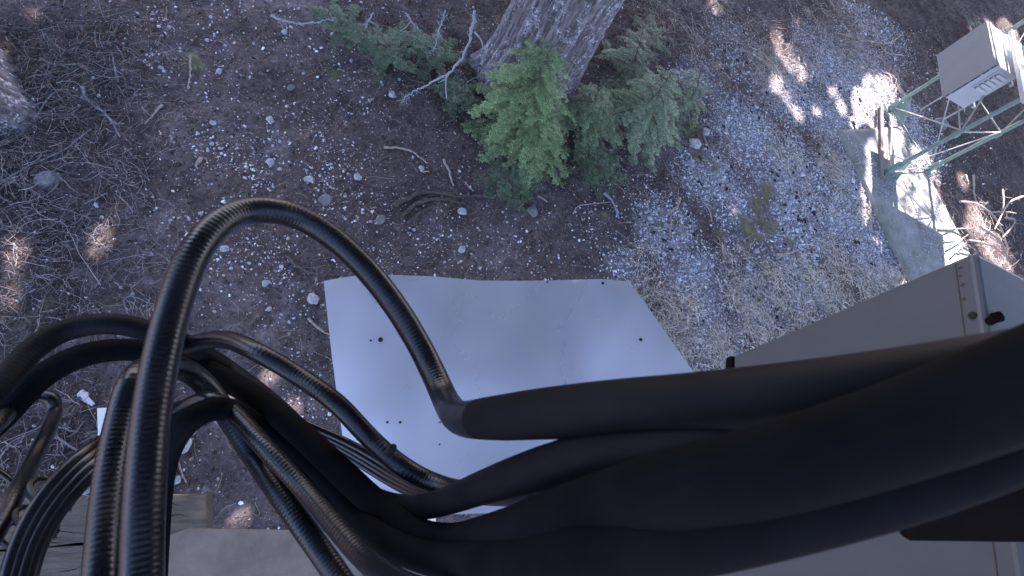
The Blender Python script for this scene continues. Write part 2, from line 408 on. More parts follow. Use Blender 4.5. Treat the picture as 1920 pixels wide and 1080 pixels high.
pal = np.array([[.15, .085, .07], [.08, .055, .05], [.22, .165, .135], [.03, .025, .025], [.32, .26, .21]])
cc = pal[rng.choice(5, n, p=[.3, .2, .25, .13, .12])] * rng.uniform(.6, 1.6, (n, 1))
litter('needle_litter', x, y, rng.uniform(.01, .035, n), rng.uniform(.002, .008, n), cc, 'reddish brown needles and bark flakes covering the soil')
# moss fuzz
x, y = scatter(260000); d = blob(x, y, MOSS); k = rng.random(len(x)) < np.clip(d * 1.6 - .25 + (fbm(x, y, 7, 4, 60) - .5) * 5, 0, 1) * .9 * (d > .1); x, y = x[k], y[k]; n = len(x)
litter('moss', x, y, rng.uniform(.008, .02, n), rng.uniform(.004, .009, n), np.array([.15, .15, .06]) * rng.uniform(.5, 1.3, (n, 1)), 'olive green moss growing in patches', 1.0, .022, 'leaf')

# ------------------------------------------------------------------ twigs (too many to count)
def twigs(name, x, y, length, rad, colors, label, lift=.02, seg=6, bend=.5, arch=.3):
    n = len(x); a = rng.uniform(0, 6.28, n); cur = rng.normal(0, bend, n)
    pts = np.zeros((n, seg, 3)); px, py = x.copy(), y.copy(); st = length / (seg - 1)
    zl = rng.uniform(0, lift, n)
    for s in range(seg):
        t = s / (seg - 1)
        pts[:, s, 0] = px; pts[:, s, 1] = py
        pts[:, s, 2] = ground_z(px, py) + rad + zl + arch * length * rng.uniform(0, .5, n) * math.sin(t * math.pi) * .5
        aa = a + cur * (t - .5) + rng.normal(0, .16, n)
        px = px + np.cos(aa) * st; py = py + np.sin(aa) * st
    T = np.gradient(pts, axis=1); T /= np.linalg.norm(T, axis=2)[..., None] + 1e-9
    U = np.cross(T, np.array([0, 0, 1.0])); U /= np.linalg.norm(U, axis=2)[..., None] + 1e-9
    W = np.cross(T, U)
    r = rad[:, None] * np.linspace(1, .45, seg)[None]
    V = np.zeros((n, seg, 3, 3))
    for j in range(3):
        q = j * 2 * math.pi / 3 + .5
        V[:, :, j] = pts + r[..., None] * (math.cos(q) * U + math.sin(q) * W)
    base = (np.arange(n) * seg * 3)[:, None]
    f = []
    for s in range(seg - 1):
        for j in range(3):
            k = (j + 1) % 3
            f.append(np.stack([base[:, 0] + s * 3 + j, base[:, 0] + s * 3 + k, base[:, 0] + (s + 1) * 3 + k, base[:, 0] + (s + 1) * 3 + j], -1))
    return fast_mesh(name, V.reshape(-1, 3), np.concatenate(f), np.repeat(colors, seg * 3, 0), M['litter'], 4, label=label, kind='stuff')
def pick(n, pts, fl=0.0):
    x, y = scatter(int(n)); d = blob(x, y, pts); k = rng.random(len(x)) < np.clip(d, fl, 1); return x[k], y[k]
x, y = pick(210000, BRUSH); n = len(x); print('brush', n)
twigs('twig_tangle', x, y, rng.lognormal(math.log(.12), .6, n), rng.uniform(.001, .0038, n), np.array([.27, .235, .23]) * rng.uniform(.15, 1.4, (n, 1)) ** 1.3, 'tangle of thin dead twigs covering the left of the ground', .06, 6, .9, .25)
x, y = scatter(9500); n = len(x)
twigs('scattered_twigs', x, y, rng.lognormal(math.log(.12), .5, n), rng.uniform(.0012, .0038, n), np.array([.27, .21, .18]) * rng.uniform(.3, 1.4, (n, 1)), 'fine dead twigs scattered over soil and gravel', .01)
TANTWIG = [(1300, 90, .6, 1), (1400, 70, .8, .9), (1560, 60, .9, 1), (1500, 110, .6, .6), (1250, 60, .6, .9), (1640, 130, .7, .6), (1380, 150, .5, .4), (1460, 260, .5, .3), (1560, 300, .4, .5), (1600, 420, .4, .3),
           (1220, 380, .5, .3), (1330, 230, .4, .3), (1540, 400, .6, .3), (1830, 440, .8, 1), (1780, 400, .5, .6), (1720, 520, .5, .6), (1600, 70, .8, .9)]
x, y = pick(40000, TANTWIG); n = len(x); print('tan', n)
twigs('bramble_litter', x, y, rng.lognormal(math.log(.26), .5, n), rng.uniform(.0016, .0046, n), np.array([.4, .32, .27]) * rng.uniform(.3, 1.4, (n, 1)), 'dry tan bramble stems lying at the top right', .12)
GRASS = [(1225, 560, .28, 1), (1260, 600, .3, 1), (1230, 620, .25, 1), (1290, 570, .25, .7), (1390, 560, .3, .9), (1450, 540, .35, .8), (1500, 600, .35, .8), (1430, 620, .35, .9), (1290, 660, .3, .8), (1510, 520, .3, .8),
         (1560, 560, .35, .9), (1640, 540, .35, .8), (1350, 650, .3, .9), (1210, 480, .2, .5), (1380, 480, .3, .35), (1570, 500, .4, .6), (1680, 540, .3, .8), (1560, 320, .35, .5), (1620, 400, .3, .3), (1470, 300, .3, .3), (1440, 130, .5, .4)]
x, y = pick(210000, GRASS); n = len(x); print('grass', n)
twigs('dry_grass', x, y, rng.lognormal(math.log(.19), .35, n), rng.uniform(.0014, .0032, n), np.array([.68, .6, .47]) * rng.uniform(.35, 1.35, (n, 1)), 'bleached dry grass lying between the aluminium roof and the grey cabinet', .07, 5, .4, .5)
# low green sprouts in the undergrowth, top left and by the grass
SPROUT = [(130, 90, .5, 1), (200, 70, .5, .7), (100, 160, .4, .8), (230, 130, .35, .4), (60, 240, .4, .3), (1230, 590, .3, .35), (1300, 640, .3, .3), (60, 690, .4, .5), (30, 640, .4, .5), (200, 640, .3, .2), (700, 90, .7, .7), (800, 130, .6, .8), (840, 70, .5, .8), (620, 70, .4, .4),
          (840, 190, .4, .6), (930, 350, .35, .4), (1200, 120, .4, .4), (570, 270, .15, .3), (520, 300, .2, .25), (1420, 560, .5, .2)]
x, y = pick(60000, SPROUT); n = len(x)
litter('ground_cover', x, y, rng.uniform(.014, .034, n), rng.uniform(.008, .016, n), np.array([.06, .085, .045]) * rng.uniform(.45, 1.7, (n, 1)), 'small dark green leaves of low ground cover', .5, .05, 'leaf')

# ------------------------------------------------------------------ fallen cones and hollows among the gravel
def pebble_mesh(name, size, mat, seed, flat=.6, det=1):
    r = random.Random(seed); v = ICO.copy(); f = [tuple(t) for t in ICOF]
    for _ in range(det):
        vs_ = [tuple(p) for p in v]; cache = {}; nf = []
        def mid(a, b):
            k = (min(a, b), max(a, b))
            if k not in cache:
                p = (np.array(vs_[a]) + np.array(vs_[b])); p /= np.linalg.norm(p); vs_.append(tuple(p)); cache[k] = len(vs_) - 1
            return cache[k]
        for a, b, c in f:
            ab, bc, ca = mid(a, b), mid(b, c), mid(c, a); nf += [(a, ab, ca), (b, bc, ab), (c, ca, bc), (ab, bc, ca)]
        v = np.array(vs_); f = nf
    out = []
    for p in v:
        q = Vector(p); k = 1 + .35 * mnoise.noise(q * 1.3 + Vector((seed * 3.1, 0, 0))) + .12 * mnoise.noise(q * 3.7 + Vector((0, seed, 0)))
        out.append((p[0] * k * size, p[1] * k * size * .8, p[2] * k * size * flat))
    me = bpy.data.meshes.new(name); me.from_pydata(out, [], f); me.materials.append(mat)
    return me
cone_me = [pebble_mesh('fir_cone', .021, M['cone'], 3 + k, .6, 1) for k in range(2)]
k = 0; tries = 0
while k < 130 and tries < 6000:
    tries += 1
    xx, yy = random.uniform(3.2, 8.6), random.uniform(1.8, 6.8); a_ = np.array([xx]); b_ = np.array([yy])
    if not visible(a_, b_, 0)[0] or random.random() > blob(a_, b_, GRAVEL)[0] * 1.1 or float(fbm(a_, b_, 1.6, 2, 77)[0]) < .45: continue
    o = bpy.data.objects.new('fir_cone', cone_me[k % 2]); o.location = (xx, yy, float(ground_z(xx, yy)) + .012)
    o.rotation_euler = (0, 0, random.uniform(0, 6.28)); s_ = random.uniform(.7, 1.5); o.scale = (s_ * 1.5, s_, s_)
    link(o, None, 'dark fallen fir cone lying on the pale gravel', 'fir cone', 'dark fir cones scattered over the gravel'); k += 1

# ------------------------------------------------------------------ stones that can be picked out
def stone(px, py, rpx, label, mat='rock', cat='stone', h=None, flat=.55, seed=None, name='stone', group=None):
    hh = CAM_Z if h is None else h
    p = P(px, py, hh); _, _, zc = proj(p); size = rpx * zc / F
    o = bpy.data.objects.new(name, pebble_mesh(name, size, M[mat], seed if seed else int(px + py), flat, 2))
    zz = float(ground_z(p[0], p[1])) if h is None else p[2]
    o.location = (p[0], p[1], zz + size * .25); o.rotation_euler = (0, 0, (px * 7.3) % 6.28)
    return link(o, None, label, cat, group)
for a in [(90, 338, 21, 'round grey boulder half hidden in the twigs at the left edge', 'rock_grey'),
          (735, 181, 8, 'white angular stone just left of the lichen covered dead branch'),
          (866, 467, 8, 'white stone on the soil directly above the aluminium roof'),
          (587, 561, 12, 'large pale stone beside the left top corner of the aluminium roof'),
          (422, 467, 8, 'round white stone inside the big cable loop, left side'),
          (712, 417, 10, 'grey stone to the right of the top of the big cable loop', 'rock_grey'),
          (497, 531, 7, 'pale stone inside the cable loop, above the humped cable'),
          (507, 307, 8, 'white stone just above the crown of the big cable loop'),
          (507, 231, 8, 'pale grey pointed stone in the pebbly soil above the loop'),
          (579, 340, 8, 'flat bluish stone right of the crown of the big loop'),
          (610, 378, 13, 'dull grey stone touching the outside of the big loop', 'rock_grey'),
          (865, 398, 9, 'pale stone beside the exposed roots'),
          (670, 338, 8, 'bluish grey stone on red soil left of the exposed roots'),
          (400, 232, 6, 'white egg shaped stone in the upper left soil'),
          (411, 136, 6, 'small bright white stone near the upper left twig'),
          (534, 64, 6, 'white stone near the top edge of the view, left of centre'),
          (302, 129, 5, 'small white stone at the edge of the left undergrowth'),
          (546, 168, 7, 'pale rounded stone below the top left stones', 'rock_grey'),
          (1325, 246, 9, 'upright white stone in the moss beside the gravel'),
          (1305, 268, 13, 'pinkish stone sunk in moss right of the green saplings'),
          (1300, 300, 6, 'white pebble pair stone at the lower end of the moss strip'),
          (1302, 307, 5, 'small white stone at the tip of the moss strip'),
          (790, 318, 6, 'pale stone at the end of the bent stick'),
          (999, 396, 12, 'grey mossy stone below the trunk and green saplings', 'rock_grey'),
          (1128, 305, 7, 'pale stone between the two green saplings'),
          (408, 788, 7, 'white stone showing between the cables, upper middle'),
          (362, 806, 9, 'pale lump of stone under the arching cables'),
          (330, 900, 10, 'bluish white stone just above the timber wall'),
          (343, 832, 19, 'large pale stone partly behind the thick cable'),
          (385, 918, 6, 'grey stone by the corner of the timber wall', 'rock_grey'),
          (495, 738, 6, 'round pale stone below the humped cable'),
          (165, 918, 10, 'white stone against the timber wall, behind the tied cables'),
          (250, 553, 4, 'small blue white stone left of the rising cable loop'),
          (1712, 355, 18, 'white rounded footing stone in sunlight under the tower'),
          (1755, 237, 16, 'grey boulder behind the lattice tower legs', 'rock_grey'),
          (1756, 345, 9, 'grey stone on the ground right of the tower foot', 'rock_grey'),
          (1420, 470, 6, 'pale stone at the lower end of the largest moss patch')]:
    stone(a[0], a[1], a[2], a[3], a[4] if len(a) > 4 else 'rock')
mids = [pebble_mesh('loose_stone', .02, M['rock'], 50 + i, .6, 1) for i in range(6)]
k = 0
while k < 85:
    xx, yy = random.uniform(-2.6, 4.6), random.uniform(.3, 6.0); a_ = np.array([xx]); b_ = np.array([yy])
    if not visible(a_, b_, 0)[0] or random.random() > blob(a_, b_, PEBBLY)[0] + .06: continue
    o = bpy.data.objects.new('loose_stone', mids[k % 6]); s_ = random.lognormvariate(-.25, .25); o.scale = (s_, s_, s_)
    o.location = (xx, yy, float(ground_z(xx, yy)) + .008 * s_); o.rotation_euler = (0, 0, random.uniform(0, 6.28))
    link(o, None, 'small pale stone lying loose on the brown soil', 'stone', 'small pale stones on the brown soil'); k += 1

# ------------------------------------------------------------------ sticks that can be picked out
def smooth_path(pts, n=8):
    pts = np.asarray(pts, float)
    if len(pts) == 2: return np.array([pts[0] + (pts[1] - pts[0]) * t for t in np.linspace(0, 1, n)])
    e = np.vstack([2 * pts[0] - pts[1], pts, 2 * pts[-1] - pts[-2]]); out = []
    for i in range(1, len(e) - 2):
        for t in np.linspace(0, 1, n, endpoint=False):
            a, b, c, d = e[i - 1], e[i], e[i + 1], e[i + 2]
            out.append(.5 * (2 * b + (c - a) * t + (2 * a - 5 * b + 4 * c - d) * t * t + (3 * b - a - 3 * c + d) * t ** 3))
    out.append(e[-2]); return np.array(out)
def stick_path(px, h=None, jit=.006, lift=.012):
    q = []
    for p in px:
        w = P(p[0], p[1], CAM_Z if h is None else h)
        if h is None: w[2] = float(ground_z(w[0], w[1])) + lift
        q.append(w)
    w = smooth_path(q, 5); w[1:-1] += np.array([[random.gauss(0, jit) for _ in range(3)] for _ in w[1:-1]]) * np.array([1, 1, .4])
    return w
def stick(px, wpx, label, mat='stick', h=None, name='stick', cat='stick', jit=.004, taper=.5, lift=.014, group=None, parent=None):
    w = stick_path(px, h, jit, lift); _, _, zc = proj(w.mean(0)); r = wpx * zc / F / 2
    b = MB(); rr = r * np.linspace(1, taper, len(w)) * np.array([random.uniform(.85, 1.15) for _ in w]); b.tube(w, rr, 6)
    if parent is not None: return b.build(name, M[mat], parent)
    return b.build(name, M[mat], None, label=label, cat=cat, group=group)
for a in [([(305, 198), (290, 215), (273, 236)], 6, 'straight pale stick lying diagonally in the upper left soil'),
          ([(358, 108), (357, 140), (353, 170)], 5, 'grey stick lying upright in the soil near the top left'),
          ([(78, 113), (100, 122), (158, 124)], 5, 'curved tan stick in the leafy undergrowth at the top left'),
          ([(155, 165), (165, 190), (200, 215), (226, 258)], 6, 'thick pale forked stick in the left tangle', 'lichen'),
          ([(222, 155), (215, 120), (212, 100)], 4, 'thin pale upright twig above the forked stick', 'lichen'),
          ([(0, 268), (26, 265)], 5, 'short pale stick cut by the left edge of view'),
          ([(210, 232), (233, 232)], 5, 'short tan chip of wood beside the forked stick'),
          ([(378, 299), (367, 315)], 8, 'broad pale splinter left of the big cable loop'),
          ([(0, 342), (60, 310), (120, 285), (172, 243)], 4, 'long grey stem slanting across the left tangle', 'lichen'),
          ([(15, 310), (60, 325), (110, 350)], 4, 'grey stem crossing above the grey boulder', 'stick_dark'),
          ([(0, 225), (50, 240), (110, 170), (175, 190)], 3, 'thin arched stem near the left trunk', 'lichen'),
          ([(48, 335), (50, 380)], 4, 'pale upright stick below the grey boulder'),
          ([(160, 384), (203, 364)], 4, 'pale slanted stick in the left undergrowth', 'lichen'),
          ([(26, 455), (33, 470), (30, 500)], 4, 'sunlit pale stick at the far left'),
          ([(300, 705), (235, 565), (290, 572)], 3, 'pale bent twig left of the rising cable', 'lichen'),
          ([(40, 650), (55, 635), (78, 624)], 4, 'pale curved twig above the outer left cable', 'lichen'),
          ([(720, 279), (745, 279), (770, 284), (785, 295), (801, 308)], 5, 'bent tan stick with a hooked end left of the saplings'),
          ([(706, 311), (725, 298), (755, 292)], 4, 'thin curved twig below the bent tan stick', 'stick_dark'),
          ([(831, 300), (840, 318), (850, 350)], 6, 'curved pale stick standing out above the exposed roots'),
          ([(872, 343), (878, 352), (888, 359)], 4, 'short hooked twig left of the lower saplings'),
          ([(791, 325), (804, 323)], 4, 'tiny pale chip beside the curved stick'),
          ([(692, 196), (699, 190)], 6, 'short pale chip left of the white angular stone'),
          ([(535, 480), (560, 500), (585, 512), (640, 516)], 6, 'dark root-like stick running to the corner of the aluminium roof', 'stick_dark'),
          ([(578, 596), (600, 618), (616, 628)], 5, 'pale stick pointing at the left side of the aluminium roof'),
          ([(645, 362), (660, 352), (690, 353)], 4, 'thin curved twig just right of the big loop', 'stick_dark'),
          ([(1275, 371), (1268, 388), (1250, 403)], 7, 'cream curved stick lying in the gravel above the roof right corner'),
          ([(1258, 405), (1257, 430), (1260, 447)], 4, 'thin pale twig below the cream curved stick'),
          ([(1320, 375), (1332, 395), (1336, 415)], 4, 'thin curved twig in the gravel left of the moss patch'),
          ([(1458, 481), (1480, 475), (1497, 469)], 8, 'broad cream piece of wood on the gravel below the moss'),
          ([(1557, 285), (1562, 305), (1560, 320), (1555, 335)], 7, 'curved tan stick on gravel left of the concrete pad'),
          ([(1318, 247), (1325, 268), (1330, 285)], 4, 'pale twig lying on the moss strip'),
          ([(1135, 360), (1150, 378), (1163, 408)], 6, 'grey stick lying straight below the saplings', 'lichen'),
          ([(1075, 400), (1090, 385), (1145, 378)], 3, 'thin pale arched twig below the saplings', 'lichen'),
          ([(1010, 366), (1027, 378)], 4, 'short pale twig below the left sapling'),
          ([(1185, 385), (1180, 410), (1185, 440)], 4, 'thin upright twig above the aluminium roof', 'stick_dark'),
          ([(790, 400), (800, 395), (812, 384)], 3, 'thin twig below the exposed roots', 'stick_dark'),
          ([(895, 110), (915, 119), (937, 128)], 6, 'cream broken stick leaning against the foot of the large trunk'),
          ([(862, 172), (885, 150), (905, 147)], 3, 'thin grey twig at the dark foot of the trunk', 'lichen'),
          ([(320, 838), (350, 905)], 5, 'pale stick lying above the timber wall'),
          ([(104, 800), (150, 810)], 5, 'pale twig right of the small cable loop', 'lichen'),
          ([(110, 820), (160, 850)], 5, 'pale slanting twig between small loop and tied cables', 'lichen'),
          ([(60, 745), (90, 735)], 0, ''),
          ([(153, 738), (178, 760)], 14, 'short white slat of wood beside the white board', 'white'),
          ([(1690, 190), (1668, 145)], 12, 'pale decayed branch lying at the edge of the dark soil', 'stick'),
          ([(1562, 62), (1620, 78), (1665, 82), (1695, 60)], 4, 'long thin tan stem arching near the top right', 'stick'),
          ([(1580, 82), (1640, 80), (1660, 100), (1690, 105)], 5, 'forked tan stem on the dark soil at top right', 'stick'),
          ([(1822, 330), (1826, 360), (1835, 385)], 5, 'pale upright stem behind the sunlit patch on the right', 'stick'),
          ([(1805, 330), (1812, 342)], 8, 'cream chip of wood right of the tower on dark soil', 'stick'),
          ]:
    if a[1] == 0: continue
    stick(a[0], a[1], a[2], a[3] if len(a) > 3 else 'stick')
# dead lichen covered branch with its side twigs
def dead_branch(main, w_, sides, label, h0, h1, mat='lichen'):
    n = len(main); q = [P(p[0], p[1], h0 + (h1 - h0) * i / (n - 1)) for i, p in enumerate(main)]
    e = empty('dead_branch', q[-1], label, 'branch')
    W = smooth_path(q, 7); W[1:-1] += np.array([[random.gauss(0, .008) for _ in range(3)] for _ in W[1:-1]])
    _, _, zc = proj(W.mean(0)); w = w_ * .72; b = MB(); b.tube(W, w * zc / F / 2 * np.linspace(1.3, .3, len(W)) * np.array([random.uniform(.75, 1.25) for _ in W]), 7); b.build('stem', M[mat], e)
    for s in sides:
        qq = [P(p[0], p[1], s[0]) for p in s[1]]; ww = smooth_path(qq, 5); b = MB(); b.tube(ww, s[2] * zc / F / 2 * np.linspace(1, .4, len(ww)), 5); b.build('twig', M[mat], e)
    b = MB()
    for i in range(len(W) * 2):
        p = W[random.randrange(len(W))]; dr = np.array([random.gauss(0, 1) for _ in range(3)]); dr[2] *= .3; dr /= np.linalg.norm(dr)
        b.tube(smooth_path([p, p + dr * .03 + np.array([0, 0, .005]), p + dr * random.uniform(.04, .09)], 2), .0014, 3)
    b.build('spur', M[mat], e, kind='stuff')
    return e
dead_branch([(890, 20), (886, 55), (872, 95), (848, 132), (800, 160), (770, 175), (752, 192)], 7, [(4.2, [(843, 137), (836, 150), (837, 185)], 4), (4.2, [(836, 148), (822, 155)], 3), (4.1, [(890, 60), (902, 75), (906, 92)], 4)],
            'lichen grey forked dead branch hanging left of the large trunk', 4.1, 4.75)
dead_branch([(835, 20), (826, 50), (815, 85), (808, 100)], 4, [(4.4, [(822, 60), (830, 75)], 2)], 'thin dead twig hanging left of the forked dead branch', 4.4, 4.7)
dead_branch([(762, 25), (775, 45), (788, 60)], 4, [(4.5, [(770, 40), (760, 52), (750, 58)], 2)], 'short dead twig at the top edge above the dark shrubs', 4.5, 4.7)
dead_branch([(700, 25), (690, 40), (686, 52)], 3, [(4.6, [(692, 38), (700, 44)], 2)], 'small pale twig at the top edge right of the long lying twig', 4.6, 4.75)
dead_branch([(508, 28), (545, 42), (590, 42), (624, 36)], 5, [(4.7, [(560, 42), (570, 50)], 3)], 'long pale twig lying along the top edge left of centre', 4.7, 4.7)
# exposed roots
e = empty('exposed_root', P(840, 378), 'dark gnarled tree roots exposed in the soil below the saplings', 'root')
for pts_, w in (([(738, 390), (770, 372), (800, 362), (850, 370), (890, 368), (926, 371)], 8), ([(752, 408), (780, 385), (815, 376), (860, 381), (900, 398), (940, 417)], 7), ([(762, 420), (785, 402), (800, 392)], 5), ([(790, 376), (830, 366), (860, 374)], 5)):
    w_ = stick_path(pts_, None, .006, .02); b = MB(); _, _, zc = proj(w_.mean(0)); b.tube(w_, w * zc / F / 2 * np.array([random.uniform(.8, 1.2) for _ in w_]) * np.linspace(1, .6, len(w_)), 8); b.build('root', M['root'], e, smooth=True)

# ------------------------------------------------------------------ tree trunks
def trunk_mesh(base, r0, r1, H, flare, seed, name, parent, nang=300, nh=190, fur=.03):
    t = np.linspace(0, 1, nh) ** 1.7; z = t * H - .15
    th = np.arange(nang) * 2 * math.pi / nang
    T, Z = np.meshgrid(th, z)
    rad = r0 + (r1 - r0) * np.clip(Z / H, 0, 1) + flare * np.exp(-np.clip(Z, -.2, 99) / .35) * (1 + .45 * np.sin(T * 5 + seed) + .25 * np.sin(T * 8 + 2 * seed))
    u = (T / (2 * math.pi) * 26 + Z * .35 + .6 * np.sin(Z * 2.1 + T * 3))
    # wrap-free lookups on the cylinder
    a = np.cos(T) * 4.1; b = np.sin(T) * 4.1
    w1 = (fbm(Z * 2.2 + 3, T * 0 + a, .9, 3, seed + 21) - .5) * .9; w2 = (fbm(Z * 2.2 + 31, T * 0 + b, .9, 3, seed + 22) - .5) * .9
    n = fbm(a * 2.1 + w1 + 50, b * 2.1 + w2 + 50, 1.5, 4, seed)
    n2 = fbm(a * 2.2 + 90 - Z * .5, b * 2.2 + Z * .55 + 70, 1.3, 3, seed + 9)
    ridge = 1 - np.abs(np.mod(n * 9, 1) * 2 - 1); ridge = ridge ** .6
    blk = np.clip((fbm(a * 3 + Z * 2.5, b * 3 - Z * 2.2, 1.4, 3, seed + 4) - .35) * 2.2, 0, 1)
    rad = rad + fur * (ridge - .6) * (.5 + .7 * blk) + (n2 - .5) * fur * 2.2
    X = base[0] + np.cos(T) * rad; Y = base[1] + np.sin(T) * rad; ZZ = Z + base[2]
    V = np.stack([X, Y, ZZ], -1).reshape(-1, 3) - np.array(base)
    i0 = np.arange(nh - 1)[:, None] * nang; j = np.arange(nang)[None]; k = (j + 1) % nang
    Fq = np.stack([i0 + j, i0 + k, i0 + nang + k, i0 + nang + j], -1).reshape(-1, 4)
    c = (.35 + .75 * ridge)[..., None] * np.array([.165, .14, .145]) * (.6 + .8 * n2)[..., None]
    o = fast_mesh(name, V, Fq, c.reshape(-1, 3), M['bark'], 4, parent=parent)
    return o

# spots of ground and things the sun reaches: (point, radius); the crowns leave these sight lines open
LIT = []
def lit(px, py, r, h=CAM_Z): LIT.append((P(px, py, h), r))
for (a, b, r) in [(1458, 68, .1), (1470, 95, .14), (1488, 120, .13), (1505, 140, .08), (1452, 160, .09), (1478, 190, .11), (1495, 215, .08),
                  (1640, 186, .3), (1618, 205, .28), (1655, 175, .22), (1575, 205, .09), (1560, 175, .06), (1600, 232, .08), (1530, 210, .05),
                  (1690, 370, .3), (1705, 355, .3), (1715, 400, .36), (1700, 440, .36), (1725, 450, .42), (1735, 400, .32), (1710, 490, .36), (1745, 490, .42), (1765, 450, .3), (1705, 520, .3), (1750, 360, .14),
                  (1835, 410, .22), (1828, 430, .2), (1850, 460, .24), (1870, 490, .3), (1800, 510, .3), (1870, 450, .1),
                  (26, 450, .02), (30, 480, .03), (31, 510, .03), (28, 540, .03), (25, 565, .02), (30, 600, .025), (200, 405, .03), (192, 435, .035), (187, 465, .03),
                  (440, 742, .04), (460, 752, .05), (480, 738, .03), (515, 880, .03), (530, 900, .04), (545, 925, .03), (450, 968, .03), (505, 700, .03), (530, 690, .02), (550, 760, .03), (1825, 62, .1), (1890, 60, .3), (1860, 50, .2), (1805, 340, .1), (1340, 15, .1)]:
    lit(a, b, r)

TA = P(1655, 212); TB = P(1652, 328); TC = np.array([9.52, 5.13, 0.])
for T_, zm in ((TA, 2.1), (TB, .7), (TC, 3.6)):
    for zz in np.arange(0.3, zm, .3): LIT.append((np.array([T_[0], T_[1], zz]), .3))
for zz in (1.4, 1.9, 2.2):
    for (a, b) in ((8.8, 5.9), (8.7, 6.1), (8.9, 5.6), (9.2, 6.1), (9.6, 5.6), (9.9, 6.4)): LIT.append((np.array([a, b, zz]), .4))
LP = np.array([p for p, r in LIT]); LR = np.array([r for p, r in LIT])

def near_lit(p, pad):
    d = p[:, None, :] - LP[None]; t = d @ SUN
    perp = np.linalg.norm(d - t[..., None] * SUN, axis=2)
    return ((perp < LR[None] + pad[:, None]) & (t > 0)).any(1)

# unseen crowns: foliage added for shade, with gaps shaped for the sun patches
trees = [(P(985, 150), 'massive furrowed conifer trunk with pale lichen, top centre', .54, .42, 15.5, .15, 5, 'hemlock_tree'),
         (np.array([-3.85, 3.15, 0]), 'smooth grey trunk cut off by the upper left corner', .62, .4, 14.5, .3, 8, 'hemlock_tree')]
shade_trees = [(np.array([6.5, 15.5, 0]), 'unseen tall hemlock added beyond the top of the view to shade the gravel', .35, .2, 17, .2, 12, 'hemlock_tree'),  # trees out of view, put in to shade the ground
       (np.array([-2.0, 14.5, 0]), 'unseen tall hemlock added beyond the top left of the view for shade', .35, .2, 17, .2, 14, 'hemlock_tree'),
       (np.array([14.5, 14.0, 0]), 'unseen tall hemlock added beyond the upper right corner of the view for shade', .35, .2, 17, .2, 15, 'hemlock_tree')]
tob = []
for i, (b_, lab, r0, r1, H, fl, sd, nm) in enumerate(trees + shade_trees):
    e = empty(nm, (b_[0], b_[1], 0), lab, 'tree')
    trunk_mesh((b_[0], b_[1], 0), r0, r1, H, fl, sd, 'trunk', e, 300 if i < 2 else 60, 190 if i < 2 else 40, .035 if i == 0 else .02)
    tob.append((e, b_, H))
NS = 140000
gxx = rng.uniform(-8.5, 18, NS); gyy = rng.uniform(-9.5, 14.5, NS); hz = rng.uniform(8.5, 16, NS)
pos = np.stack([gxx, gyy, np.zeros(NS)], -1) + SUN[None] * (hz / SUN[2])[:, None]
ssz = rng.choice([.15, .24, .42], NS, p=[.4, .33, .27])
NX = 32000                                   # finer sprays closing the crowns around each gap
li = rng.integers(0, len(LP), NX); px_ = rng.normal(0, 1, (NX, 3)); px_ -= (px_ @ SUN)[:, None] * SUN; px_ /= np.linalg.norm(px_, axis=1)[:, None]
px_ = LP[li] + px_ * (LR[li] + rng.uniform(.03, .45, NX))[:, None]
px_ = px_ + SUN[None] * ((rng.uniform(8.5, 15, NX) - px_[:, 2]) / SUN[2])[:, None]
pos = np.vstack([pos, px_]); ssz = np.concatenate([ssz, np.full(NX, .15)]); gxx = pos[:, 0]; gyy = pos[:, 1]; hz = pos[:, 2]; NS = NS + NX
clump = fbm(gxx, gyy + hz, .8, 3, 31)
kp = np.concatenate([~near_lit(pos[i:i + 4000], ssz[i:i + 4000] * .45) for i in range(0, NS, 4000)]); kp |= (rng.random(NS) < .02) & (ssz < .2); pos = pos[kp]; ssz = ssz[kp]; print('sprays', len(pos))
ntree = np.argmin(np.stack([np.hypot(pos[:, 0] - b_[0] - 2.0 * (k < 2), pos[:, 1] - b_[1] - 6 * (k < 2)) for k, (e, b_, H) in enumerate(tob)]), 0)
for k, (e, b_, H) in enumerate(tob):
    p = pos[ntree == k]; zs = ssz[ntree == k]; n = len(p)
    if n == 0: continue
    Vs = []; a0 = rng.uniform(0, 6.28, n)
    for j in range(5):
        a = a0 + (j - 2) * .55; L_ = zs * (1 - .12 * abs(j - 2)) * rng.uniform(.8, 1.2, n); w = (zs * .2)[:, None]
        dr = np.stack([np.cos(a), np.sin(a), rng.normal(-.2, .35, n)], -1); sd = np.stack([-np.sin(a), np.cos(a), rng.normal(0, .2, n)], -1)
        s0 = p - dr * (zs * .45)[:, None]
        Vs.append(np.stack([s0, s0 + dr * L_[:, None] * .5 + sd * w * 1.4, s0 + dr * L_[:, None], s0 + dr * L_[:, None] * .5 - sd * w * 1.4], 1))
    V = np.concatenate(Vs, 1).reshape(-1, 3) - np.array([b_[0], b_[1], 0]); Fq = np.arange(len(V)).reshape(-1, 4)
    C = np.repeat(np.array([.045, .075, .03]) * rng.uniform(.6, 1.5, (n, 1)), 20, 0)
    o = fast_mesh('crown', V, Fq, C, M['leaf'], 4, parent=e)
    lb = MB(); r_ = random.Random(k)
    for j in range(26):                      # limbs running out into the crown
        q = p[r_.randrange(n)]; z0 = min(H - .5, max(7.0, q[2] - 1.0)); s = np.array([b_[0], b_[1], z0]); w_ = smooth_path([s, (s + q) / 2 + np.array([0, 0, .5]), q], 5)
        if near_lit(w_, np.full(len(w_), .06)).any(): continue
        lb.tube(w_, np.linspace(.08, .015, len(w_)), 6)
    if lb.n: lb.build('limb', M['root'], e)

